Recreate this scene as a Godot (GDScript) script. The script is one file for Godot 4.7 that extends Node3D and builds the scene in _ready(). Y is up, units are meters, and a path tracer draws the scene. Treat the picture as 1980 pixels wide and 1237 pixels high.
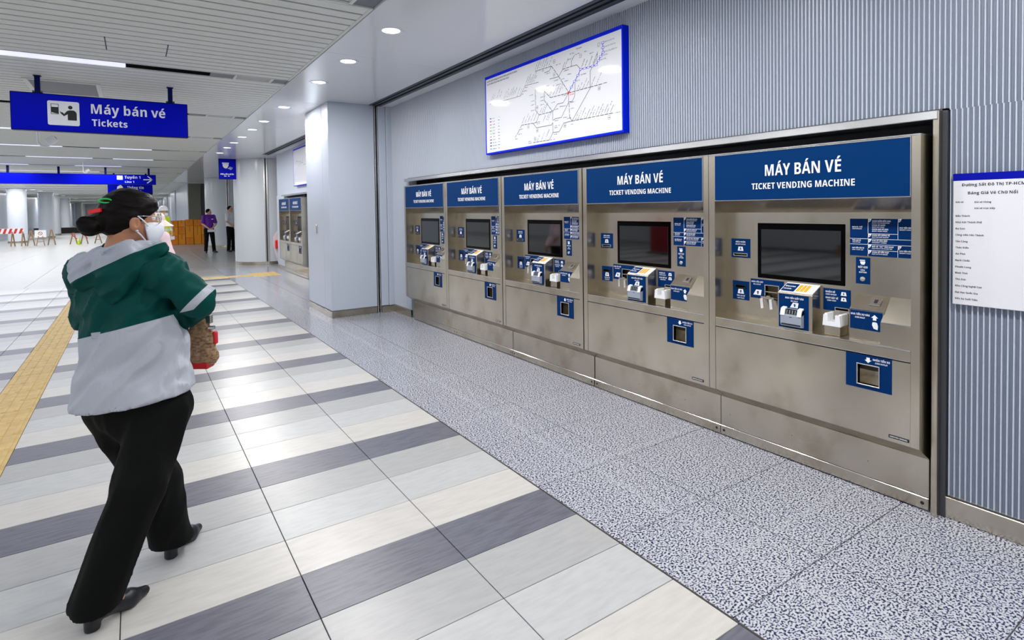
extends Node3D
# A metro concourse: a row of ticket vending machines in a ribbed wall, a striped tile floor, a slatted ceiling.
# x runs across the hall towards the machine wall, y is up, -z runs down the hall.

var M := {}
var used := {}
var text_cache := {}
var font_regular: SystemFont
var font_bold: SystemFont
const SOFFIT := 3.02
const CEIL := 3.03
const ROW := 0.29575          # tile row along z
const COL := 0.6165           # tile length along x

class MB:
	var v := PackedVector3Array()
	var n := PackedVector3Array()
	var ix := PackedInt32Array()
	func tri(a: Vector3, b: Vector3, c: Vector3) -> void:
		var m := (b - a).cross(c - a).normalized()
		var k := v.size()
		v.append(a); v.append(b); v.append(c)
		n.append(m); n.append(m); n.append(m)
		ix.append(k); ix.append(k + 2); ix.append(k + 1)
	func tris(a: Vector3, b: Vector3, c: Vector3, na: Vector3, nb: Vector3, nc: Vector3) -> void:
		var k := v.size()
		v.append(a); v.append(b); v.append(c)
		n.append(na); n.append(nb); n.append(nc)
		ix.append(k); ix.append(k + 2); ix.append(k + 1)
	func quad(a: Vector3, b: Vector3, c: Vector3, d: Vector3) -> void:
		tri(a, b, c); tri(a, c, d)
	func quads(a: Vector3, b: Vector3, c: Vector3, d: Vector3, na: Vector3, nb: Vector3, nc: Vector3, nd: Vector3) -> void:
		tris(a, b, c, na, nb, nc); tris(a, c, d, na, nc, nd)
	func box(lo: Vector3, hi: Vector3) -> MB:
		var a := Vector3(lo.x, lo.y, hi.z); var b := Vector3(hi.x, lo.y, hi.z); var c := hi; var d := Vector3(lo.x, hi.y, hi.z)
		var e := lo; var f := Vector3(hi.x, lo.y, lo.z); var g := Vector3(hi.x, hi.y, lo.z); var h := Vector3(lo.x, hi.y, lo.z)
		quad(a, b, c, d); quad(f, e, h, g); quad(b, f, g, c); quad(e, a, d, h); quad(d, c, g, h); quad(e, f, b, a)
		return self
	func bev(lo: Vector3, hi: Vector3, r: float) -> MB:      # box with chamfered edges
		var c := (lo + hi) * 0.5
		var s := (hi - lo) * 0.5
		r = minf(r, minf(s.x, minf(s.y, s.z)) * 0.9)
		var p := func(sx: float, sy: float, sz: float, ax: int) -> Vector3:
			var q := Vector3(sx * (s.x - r), sy * (s.y - r), sz * (s.z - r))
			q[ax] += [sx, sy, sz][ax] * r
			return c + q
		for ax in 3:
			var u := (ax + 1) % 3
			var w := (ax + 2) % 3
			for sg in [-1.0, 1.0]:
				var k := []
				for t in [[-1.0, -1.0], [1.0, -1.0], [1.0, 1.0], [-1.0, 1.0]]:
					var g := [0.0, 0.0, 0.0]
					g[ax] = sg; g[u] = t[0]; g[w] = t[1]
					k.append(p.call(g[0], g[1], g[2], ax))
				if sg > 0: quad(k[0], k[1], k[2], k[3])
				else: quad(k[3], k[2], k[1], k[0])
			for s1 in [-1.0, 1.0]:
				for s2 in [-1.0, 1.0]:
					var g0 := [0.0, 0.0, 0.0]
					g0[u] = s1; g0[w] = s2
					g0[ax] = -1.0
					var a: Vector3 = p.call(g0[0], g0[1], g0[2], u)
					var b: Vector3 = p.call(g0[0], g0[1], g0[2], w)
					g0[ax] = 1.0
					var d: Vector3 = p.call(g0[0], g0[1], g0[2], u)
					var e: Vector3 = p.call(g0[0], g0[1], g0[2], w)
					if s1 * s2 < 0: quad(a, b, e, d)
					else: quad(a, d, e, b)
		for sx in [-1.0, 1.0]:
			for sy in [-1.0, 1.0]:
				for sz in [-1.0, 1.0]:
					var a: Vector3 = p.call(sx, sy, sz, 0); var b: Vector3 = p.call(sx, sy, sz, 1); var d: Vector3 = p.call(sx, sy, sz, 2)
					if sx * sy * sz > 0: tri(a, b, d)
					else: tri(a, d, b)
		return self
	func bar(a: Vector3, b: Vector3, w: float, h: float, up := Vector3.UP) -> MB:   # rectangular bar from a to b
		var d := (b - a).normalized()
		var s := d.cross(up).normalized() * w * 0.5
		var t := s.cross(d).normalized() * h * 0.5
		var p := [a - s - t, a + s - t, a + s + t, a - s + t]
		var q := [b - s - t, b + s - t, b + s + t, b - s + t]
		quad(p[0], p[3], p[2], p[1]); quad(q[0], q[1], q[2], q[3])
		for i in 4:
			var j := (i + 1) % 4
			quad(p[i], p[j], q[j], q[i])
		return self
	func prism(poly: PackedVector2Array, z0: float, z1: float) -> MB:     # polygon in xy pushed along z
		if Geometry2D.is_polygon_clockwise(poly): poly.reverse()
		var t := Geometry2D.triangulate_polygon(poly)
		for i in range(0, t.size(), 3):
			var a := poly[t[i]]; var b := poly[t[i + 1]]; var c := poly[t[i + 2]]
			if (b - a).cross(c - a) < 0.0:
				var q := b; b = c; c = q
			tri(Vector3(a.x, a.y, z1), Vector3(b.x, b.y, z1), Vector3(c.x, c.y, z1))
			tri(Vector3(a.x, a.y, z0), Vector3(c.x, c.y, z0), Vector3(b.x, b.y, z0))
		for i in poly.size():
			var a := poly[i]; var b := poly[(i + 1) % poly.size()]
			quad(Vector3(a.x, a.y, z0), Vector3(b.x, b.y, z0), Vector3(b.x, b.y, z1), Vector3(a.x, a.y, z1))
		return self
	func flat(poly: PackedVector2Array, z: float) -> MB:                 # print: one face towards +z
		if Geometry2D.is_polygon_clockwise(poly): poly.reverse()
		var t := Geometry2D.triangulate_polygon(poly)
		for i in range(0, t.size(), 3):
			var a := poly[t[i]]; var b := poly[t[i + 1]]; var c := poly[t[i + 2]]
			if (b - a).cross(c - a) < 0.0:
				var q := b; b = c; c = q
			tri(Vector3(a.x, a.y, z), Vector3(b.x, b.y, z), Vector3(c.x, c.y, z))
		return self
	func rect(x0: float, y0: float, x1: float, y1: float, z: float) -> MB:
		quad(Vector3(x0, y0, z), Vector3(x1, y0, z), Vector3(x1, y1, z), Vector3(x0, y1, z))
		return self
	func stroke(pts: Array, w: float, z: float) -> MB:                   # printed line through points in xy
		for i in pts.size() - 1:
			var a: Vector2 = pts[i]; var b: Vector2 = pts[i + 1]
			var d := (b - a).normalized()
			var s := Vector2(-d.y, d.x) * w * 0.5
			a -= d * w * 0.3; b += d * w * 0.3
			quad(Vector3(a.x - s.x, a.y - s.y, z), Vector3(b.x - s.x, b.y - s.y, z), Vector3(b.x + s.x, b.y + s.y, z), Vector3(a.x + s.x, a.y + s.y, z))
		return self
	func disc(c: Vector2, r: float, z: float, seg := 24) -> MB:
		var p := PackedVector2Array()
		for i in seg: p.append(c + Vector2.from_angle(TAU * i / seg) * r)
		return flat(p, z)
	func lathe(prof: Array, seg: int, c := Vector3.ZERO, basis := Basis.IDENTITY) -> MB:   # prof: [radius, height] from bottom to top
		for i in prof.size() - 1:
			var r0: float = prof[i][0]; var y0: float = prof[i][1]; var r1: float = prof[i + 1][0]; var y1: float = prof[i + 1][1]
			var sl := Vector2(y1 - y0, r0 - r1).normalized()
			for k in seg:
				var a0 := TAU * k / seg; var a1 := TAU * (k + 1) / seg
				var d0 := Vector3(cos(a0), 0, -sin(a0)); var d1 := Vector3(cos(a1), 0, -sin(a1))
				var n0 := basis * (d0 * sl.x + Vector3(0, sl.y, 0)); var n1 := basis * (d1 * sl.x + Vector3(0, sl.y, 0))
				quads(c + basis * (d0 * r0 + Vector3(0, y0, 0)), c + basis * (d1 * r0 + Vector3(0, y0, 0)), c + basis * (d1 * r1 + Vector3(0, y1, 0)), c + basis * (d0 * r1 + Vector3(0, y1, 0)), n0, n1, n1, n0)
		return self
	func cyl(a: Vector3, b: Vector3, r: float, seg := 16) -> MB:
		var y := (b - a).normalized()
		var x := y.cross(Vector3.RIGHT if absf(y.x) < 0.9 else Vector3.UP).normalized()
		var h := a.distance_to(b)
		return lathe([[0.0, 0.0], [r, 0.0], [r, h], [0.0, h]], seg, a, Basis(x, y, x.cross(y)))
	func tube(path: Array, r: float, seg := 10) -> MB:
		var up := Vector3.UP
		var rings := []
		for i in path.size():
			var d: Vector3 = (path[mini(i + 1, path.size() - 1)] - path[maxi(i - 1, 0)]).normalized()
			if absf(d.dot(up)) > 0.95: up = Vector3.RIGHT if absf(d.x) < 0.9 else Vector3.BACK
			var s := d.cross(up).normalized()
			var t := s.cross(d).normalized()
			up = t
			var ring := []
			for k in seg: ring.append(s * cos(TAU * k / seg) + t * sin(TAU * k / seg))
			rings.append(ring)
		for i in path.size() - 1:
			for k in seg:
				var j := (k + 1) % seg
				var a: Vector3 = rings[i][k]; var b: Vector3 = rings[i][j]; var c: Vector3 = rings[i + 1][j]; var d: Vector3 = rings[i + 1][k]
				quads(path[i] + a * r, path[i + 1] + d * r, path[i + 1] + c * r, path[i] + b * r, a, d, c, b)
		for e in [0, path.size() - 1]:
			for k in seg:
				tri(path[e], path[e] + rings[e][k] * r, path[e] + rings[e][(k + 1) % seg] * r)
		return self
	func add(o: MB, t := Transform3D.IDENTITY) -> MB:
		var k := v.size()
		for q in o.v: v.append(t * q)
		var nb := t.basis.inverse().transposed()
		for q in o.n: n.append((nb * q).normalized())
		for i in o.ix: ix.append(i + k)
		return self
	func moved(t: Transform3D) -> MB:
		var o := MB.new()
		return o.add(self, t)
	func mesh() -> ArrayMesh:
		var m := ArrayMesh.new()
		if v.is_empty(): return m
		var a := []
		a.resize(Mesh.ARRAY_MAX)
		a[Mesh.ARRAY_VERTEX] = v; a[Mesh.ARRAY_NORMAL] = n; a[Mesh.ARRAY_INDEX] = ix
		m.add_surface_from_arrays(Mesh.PRIMITIVE_TRIANGLES, a)
		return m

func mat(key: String, c: Color, rough := 0.6, metal := 0.0) -> StandardMaterial3D:
	var m := StandardMaterial3D.new()
	m.resource_name = key
	m.albedo_color = c
	m.roughness = rough
	m.metallic = metal
	M[key] = m
	return m

func rgb(r: int, g: int, b: int) -> Color:
	return Color(r / 255.0, g / 255.0, b / 255.0)

func noise_tex(freq: float, ramp: Array, size := 512, oct := 3, seed_ := 1, type := FastNoiseLite.TYPE_SIMPLEX_SMOOTH) -> NoiseTexture2D:
	var f := FastNoiseLite.new()
	f.noise_type = type
	f.frequency = freq
	f.fractal_octaves = oct
	f.seed = seed_
	var t := NoiseTexture2D.new()
	t.width = size; t.height = size
	t.seamless = true
	t.noise = f
	var g := Gradient.new()
	var off := PackedFloat32Array(); var col := PackedColorArray()
	for r in ramp:
		off.append(r[0]); col.append(r[1])
	g.offsets = off; g.colors = col
	t.color_ramp = g
	return t

func triplanar(m: StandardMaterial3D, tex: Texture2D, scale: Vector3, world := true) -> StandardMaterial3D:
	m.albedo_texture = tex
	m.uv1_triplanar = true
	m.uv1_world_triplanar = world
	m.uv1_scale = scale
	m.uv1_triplanar_sharpness = 8.0
	return m

func numbered(called: String) -> String:
	if not used.has(called):
		used[called] = 0
		return called
	used[called] += 1
	return "%s_%03d" % [called, used[called]]

func thing(called: String, label: String, category: String, at := Vector3.ZERO, turn := 0.0, group := "") -> Node3D:
	var o := Node3D.new()
	o.name = numbered(called)
	add_child(o)
	o.position = at; o.rotation.y = turn
	o.set_meta("label", label); o.set_meta("category", category)
	if group: o.set_meta("group", group)
	return o

func setting(called: String, label := "") -> Node3D:
	var o := Node3D.new()
	o.name = numbered(called)
	add_child(o)
	o.set_meta("kind", "structure")
	if label: o.set_meta("label", label)
	return o

func part(parent: Node3D, called: String, m: Mesh, material: Material, at := Vector3.ZERO, label := "") -> MeshInstance3D:
	var o := MeshInstance3D.new()
	o.name = called
	o.mesh = m
	o.material_override = material
	o.position = at
	parent.add_child(o, true)
	if label: o.set_meta("label", label)
	return o

const TONES := {"acute": ["ấắếốớứ", "âăêôơư"], "grave": ["ầằềồờừ", "âăêôơư"], "hook": ["ảẩẳẻểỉỏổởủửỷ", "aâăeêioôơuưy"], "tilde": ["ẫẵẽễỗỡữỹ", "âăeêôơưy"], "dot": ["ạậặẹệịọộợụựỵ", "aâăeêioôơuưy"]}

func spelled(s: String) -> Array:        # [base letters the font has, marks to draw: [index, mark, over a hat, is capital]]
	var base := ""
	var marks := []
	for i in s.length():
		var ch := s[i]
		var low := ch.to_lower()
		var up := ch != low
		for tone in TONES:
			var k: int = TONES[tone][0].find(low)
			if k >= 0:
				low = TONES[tone][1][k]
				marks.append([i, tone, low in "âăêô", up])
				break
		if low == "ơ" or low == "ư":
			marks.append([i, "horn", false, up])
			low = "o" if low == "ơ" else "u"
		base += low.to_upper() if up else low
	return [base, marks]

func words(s: String, cap: float, bold := false) -> MB:      # lettering from x = 0, baseline at y = 0, facing +z
	var key := "%s|%.5f|%s" % [s, cap, bold]
	if text_cache.has(key): return text_cache[key]
	var f := font_bold if bold else font_regular
	var sp := spelled(s)
	var tm := TextMesh.new()
	tm.font = f
	tm.font_size = 48
	tm.pixel_size = cap / (0.714 * 48.0)
	tm.depth = 0.0
	tm.curve_step = 1.5 if cap > 0.012 else 6.0
	tm.horizontal_alignment = HORIZONTAL_ALIGNMENT_LEFT
	tm.text = sp[0]
	var mb := MB.new()
	if tm.get_surface_count():
		var a := tm.surface_get_arrays(0)
		var vs: PackedVector3Array = a[Mesh.ARRAY_VERTEX]
		var ids: PackedInt32Array = a[Mesh.ARRAY_INDEX] if a[Mesh.ARRAY_INDEX] != null else PackedInt32Array(range(vs.size()))
		var x0 := 1e9
		var x1 := -1e9
		for q in vs:
			x0 = minf(x0, q.x); x1 = maxf(x1, q.x)
		var base := (f.get_descent(48) - f.get_ascent(48)) * 0.5 * tm.pixel_size
		for i in range(0, ids.size(), 3):
			var p := vs[ids[i]]; var q := vs[ids[i + 1]]; var r := vs[ids[i + 2]]
			if p.z < -1e-6 or q.z < -1e-6 or r.z < -1e-6: continue
			var o := Vector3(-x0, -base, 0)
			p += o; q += o; r += o
			p.z = 0; q.z = 0; r.z = 0
			if (q - p).cross(r - p).z < 0: mb.tri(p, r, q)
			else: mb.tri(p, q, r)
		var whole := f.get_string_size(sp[0], HORIZONTAL_ALIGNMENT_LEFT, -1, 48).x
		for mk in sp[1]:
			var before := f.get_string_size(sp[0].substr(0, mk[0]), HORIZONTAL_ALIGNMENT_LEFT, -1, 48).x
			var adv := f.get_string_size(sp[0][mk[0]], HORIZONTAL_ALIGNMENT_LEFT, -1, 48).x
			var em := cap / 0.714
			var cx := (before + adv * 0.5) / whole * (x1 - x0)
			var top := (0.714 if mk[3] else 0.545) * em
			var w := em * (0.1 if bold else 0.075)
			var e := em * 0.1
			if mk[2] and mk[1] != "dot":
				top += em * 0.13; cx += em * 0.16
			var t := top + e * 0.7
			match mk[1]:
				"acute": mb.stroke([Vector2(cx - e * 0.6, t), Vector2(cx + e * 0.7, t + e * 1.1)], w, 0)
				"grave": mb.stroke([Vector2(cx - e * 0.7, t + e * 1.1), Vector2(cx + e * 0.6, t)], w, 0)
				"tilde": mb.stroke([Vector2(cx - e * 1.4, t), Vector2(cx - e * 0.5, t + e * 0.7), Vector2(cx + e * 0.5, t), Vector2(cx + e * 1.4, t + e * 0.7)], w, 0)
				"hook": mb.stroke([Vector2(cx - e * 0.6, t + e * 1.3), Vector2(cx + e * 0.5, t + e * 1.3), Vector2(cx + e * 0.5, t + e * 0.7), Vector2(cx, t + e * 0.4), Vector2(cx, t - e * 0.1)], w * 0.75, 0)
				"dot": mb.disc(Vector2(cx, -em * 0.14), w * 0.65, 0, 8)
				"horn": mb.stroke([Vector2(cx + adv / 48.0 * em * 0.33, top - e * 0.7), Vector2(cx + adv / 48.0 * em * 0.52, top - e * 0.1), Vector2(cx + adv / 48.0 * em * 0.52, top + e * 0.8)], w * 0.85, 0)
	text_cache[key] = mb
	return mb

func span(m: MB) -> float:
	var x := 0.0
	for q in m.v: x = maxf(x, q.x)
	return x

# put text into mb: align 0 left, 0.5 centred; width > 0 stretches the line to that width
func write(mb: MB, s: String, x: float, y: float, cap: float, z: float, align := 0.0, width := 0.0, bold := true, turn := 0.0) -> void:
	var w := words(s, cap, bold)
	var l := span(w)
	var k := width / l if width > 0.0 and l > 0.0 else 1.0
	var b := Basis(Vector3(0, 0, 1), turn) * Basis.from_scale(Vector3(k, 1, 1))
	mb.add(w, Transform3D(b, Vector3(x, y, z) - b * Vector3(l * align, 0, 0)))

func scribble(mb: MB, x: float, y: float, w: float, h: float, z: float, seed_: int, turn := 0.0) -> void:   # print too small to read: a row of short marks
	var r := RandomNumberGenerator.new()
	r.seed = seed_
	var b := Transform2D(turn, Vector2(x, y))
	var p := 0.0
	while p < w:
		var l := h * r.randf_range(0.35, 0.9)
		var hh := h * r.randf_range(0.55, 1.0)
		if r.randf() > 0.14:
			var q := PackedVector2Array([b * Vector2(p, 0), b * Vector2(minf(p + l, w), 0), b * Vector2(minf(p + l, w), hh), b * Vector2(p, hh)])
			mb.quad(Vector3(q[0].x, q[0].y, z), Vector3(q[1].x, q[1].y, z), Vector3(q[2].x, q[2].y, z), Vector3(q[3].x, q[3].y, z))
		p += l + h * 0.28

func _ready() -> void:
	# ---- camera: level view with a raised lens, read from the photograph's vanishing points
	var cam := Camera3D.new()
	cam.name = "camera"
	add_child(cam)
	cam.transform = Transform3D(Basis(Vector3(0.832781, -0.015071, 0.553398), Vector3(0.027987, 0.999497, -0.014896), Vector3(-0.552895, 0.027893, 0.832784)).orthonormalized(), Vector3(0, 1.5, 0))
	cam.projection = Camera3D.PROJECTION_FRUSTUM
	cam.near = 0.05
	cam.far = 400.0
	var focal := 1085.9
	cam.size = cam.near * 1237.0 / focal
	cam.frustum_offset = Vector2((990.0 - 980.9) / focal, -(618.5 - 433.1) / focal) * cam.near
	cam.current = true
	# ---- surroundings: a closed underground hall, lit by its own lamps only
	var we := WorldEnvironment.new()
	we.name = "surroundings"
	var env := Environment.new()
	env.background_mode = Environment.BG_COLOR
	env.background_color = Color(0.02, 0.02, 0.025)
	env.tonemap_mode = Environment.TONE_MAPPER_LINEAR
	env.tonemap_exposure = EXPOSURE
	env.sdfgi_enabled = true
	env.ssao_enabled = true
	env.ssil_enabled = true
	we.environment = env
	add_child(we)
	# ---- large area lights: the light strips in the ceiling slots
	strip_lights()
	materials()
	floor_of_hall()
	ceiling_of_hall()
	walls_of_hall()
	columns_of_hall()
	machine_wall()
	signs()
	far_end()
	people()
	print("built")

const EXPOSURE := 1.1
const STRIP_POWER := 1.85     # energy of a ceiling light strip per metre
const SPOT_POWER := 2.1       # energy of a round downlight

func slot_z(k: int) -> float:
	return -4.04 - 2.985 * k

func strip_segments(k: int) -> Array:
	if k == 2: return [[-9.0, -4.2], [-0.9, 0.25]]
	if k == 4: return [[-9.0, -1.3], [-0.62, 0.4]]
	if k == 5: return [[-9.0, -3.4], [-2.3, -0.9], [-0.45, 0.5]]
	if k == 6: return [[-9.0, -2.6], [-1.5, -0.3]]
	if k > 6: return [[-9.0, -1.0]]
	return [[-9.0, -4.9], [-4.3, -0.03]]

func strip_share(k: int, x_end: float) -> float:      # strips in view dimmed to keep glare off the map, unseen ones raised
	if k > 4: return 1.0
	return 0.15 if x_end > -2.0 else 1.25

func strip_lights() -> void:
	for k in range(-4, 14):
		for s in strip_segments(k):
			var a := AreaLight3D.new()
			a.name = "strip_glow"
			add_child(a, true)
			a.position = Vector3((s[0] + s[1]) * 0.5, 3.015, slot_z(k))
			a.rotation.x = -PI / 2
			a.area_size = Vector2(s[1] - s[0], 0.2)
			a.area_range = 60.0
			a.area_attenuation = 2.0
			a.light_color = Color(0.97, 0.98, 1.0)
			a.light_energy = STRIP_POWER * (s[1] - s[0]) * strip_share(k, s[1])
			a.shadow_enabled = true
	for z in [-50.0, -62.0, -76.0, -92.0]:
		var b := AreaLight3D.new()
		b.name = "strip_glow"
		add_child(b, true)
		b.position = Vector3(-3.5, 2.99, z)
		b.rotation.x = -PI / 2
		b.area_size = Vector2(11.0, 0.4)
		b.area_range = 60.0
		b.light_energy = STRIP_POWER * 16.0
		b.shadow_enabled = true

func materials() -> void:
	font_regular = SystemFont.new()
	font_regular.font_names = PackedStringArray(["Droid Sans"])
	font_bold = SystemFont.new()
	font_bold.font_names = PackedStringArray(["Droid Sans"])
	font_bold.font_weight = 700
	var streak := noise_tex(0.012, [[0.0, Color(0.93, 0.93, 0.935)], [0.5, Color(0.97, 0.97, 0.97)], [1.0, Color(1, 1, 1)]], 512, 5, 7)
	var streak_dark := noise_tex(0.014, [[0.0, Color(0.78, 0.78, 0.81)], [0.5, Color(0.92, 0.92, 0.94)], [1.0, Color(1, 1, 1)]], 512, 5, 9)
	triplanar(mat("tile_dark", rgb(112, 113, 124), 0.33), streak_dark, Vector3(0.8, 1.0, 6.0))
	triplanar(mat("tile_grey", rgb(174, 175, 176), 0.3), streak, Vector3(0.9, 1.0, 5.0))
	triplanar(mat("tile_light", rgb(190, 192, 193), 0.3), streak, Vector3(1.0, 1.0, 4.6))
	triplanar(mat("tile_white", rgb(203, 201, 197), 0.3), streak, Vector3(0.8, 1.0, 4.2))
	triplanar(mat("tile_plain", rgb(160, 160, 157), 0.28), streak, Vector3(0.3, 1.0, 0.6))
	mat("grout", rgb(88, 86, 94), 0.9)
	triplanar(mat("tactile", rgb(218, 188, 122), 0.5), noise_tex(0.02, [[0.0, Color(0.88, 0.86, 0.82)], [1.0, Color(1, 1, 1)]], 256, 3, 4), Vector3(1.5, 1, 1.5))
	var speck := noise_tex(0.088, [[0.0, Color(0.12, 0.13, 0.25)], [0.345, Color(0.22, 0.23, 0.37)], [0.395, Color(0.52, 0.53, 0.62)], [0.435, Color(0.84, 0.85, 0.88)], [0.6, Color(0.9, 0.905, 0.925)], [0.72, Color(0.97, 0.975, 0.98)], [1.0, Color(0.8, 0.81, 0.84)]], 1024, 3, 11)
	triplanar(mat("granite", Color(0.81, 0.815, 0.83), 0.2), speck, Vector3(0.72, 0.9, 1.0))
	mat("ceiling_white", rgb(222, 224, 219), 0.5)
	mat("soffit_white", rgb(226, 228, 233), 0.16)
	mat("void_black", Color(0.012, 0.012, 0.014), 0.9)
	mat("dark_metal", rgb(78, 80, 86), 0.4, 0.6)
	mat("slot_grey", rgb(120, 122, 130), 0.5)
	mat("wall_blue", rgb(190, 199, 213), 0.3)
	mat("rib_blue", rgb(204, 211, 222), 0.3)
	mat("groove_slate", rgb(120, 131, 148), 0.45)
	mat("panel_white", rgb(214, 219, 226), 0.22)
	mat("far_wall", rgb(206, 209, 214), 0.5)
	mat("olive_wall", rgb(112, 116, 104), 0.7)
	var brushed := noise_tex(0.006, [[0.0, Color(0.86, 0.84, 0.81)], [0.35, Color(0.95, 0.945, 0.935)], [1.0, Color(1, 1, 1)]], 512, 4, 21)
	triplanar(mat("steel", rgb(196, 188, 173), 0.27, 1.0), brushed, Vector3(0.9, 0.7, 0.9))
	M.steel.roughness_texture = noise_tex(0.01, [[0.0, Color(0.85, 0.85, 0.85)], [1.0, Color(1, 1, 1)]], 256, 3, 5)
	mat("steel_bright", rgb(206, 205, 203), 0.22, 1.0)
	mat("steel_dark", rgb(120, 118, 112), 0.4, 1.0)
	mat("chrome", rgb(215, 215, 218), 0.12, 1.0)
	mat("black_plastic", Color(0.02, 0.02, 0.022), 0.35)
	mat("screen_glass", Color(0.008, 0.009, 0.011), 0.04)
	mat("bezel", Color(0.006, 0.006, 0.007), 0.12)
	mat("label_blue", rgb(2, 44, 96), 0.4)
	mat("header_blue", rgb(0, 48, 100), 0.45)
	mat("print_white", rgb(236, 238, 242), 0.5)
	mat("print_black", rgb(24, 26, 30), 0.6)
	mat("print_grey", rgb(84, 86, 92), 0.6)
	mat("print_orange", rgb(232, 170, 44), 0.5)
	mat("white_plastic", rgb(232, 234, 238), 0.3)
	mat("grey_plastic", rgb(150, 158, 172), 0.35)
	mat("coin_slit_shade", Color(0.01, 0.01, 0.01), 0.5)  # near-black colour standing in for the shade inside the coin slot
	mat("sign_blue", rgb(0, 12, 190), 0.4)
	mat("sign_edge", rgb(12, 22, 84), 0.35)
	mat("board_white", rgb(226, 228, 234), 0.05)
	mat("paper_white", rgb(222, 223, 229), 0.4)
	mat("braille_blue", rgb(10, 20, 160), 0.35)
	mat("map_blue", rgb(0, 34, 214), 0.4)
	for k in ["label_blue", "header_blue", "sign_blue", "map_blue", "braille_blue", "sign_edge"]: M[k].metallic_specular = 0.18
	M.screen_glass.metallic_specular = 0.75
	M.bezel.metallic_specular = 0.2
	var lamp := mat("lamp_white", Color(1, 1, 1), 0.4)
	lamp.emission_enabled = true; lamp.emission = Color(1, 1, 1); lamp.emission_energy_multiplier = 3.0
	var strip := mat("strip_lamp", rgb(225, 226, 245), 0.4)
	strip.emission_enabled = true; strip.emission = rgb(216, 218, 250); strip.emission_energy_multiplier = 0.8

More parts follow.
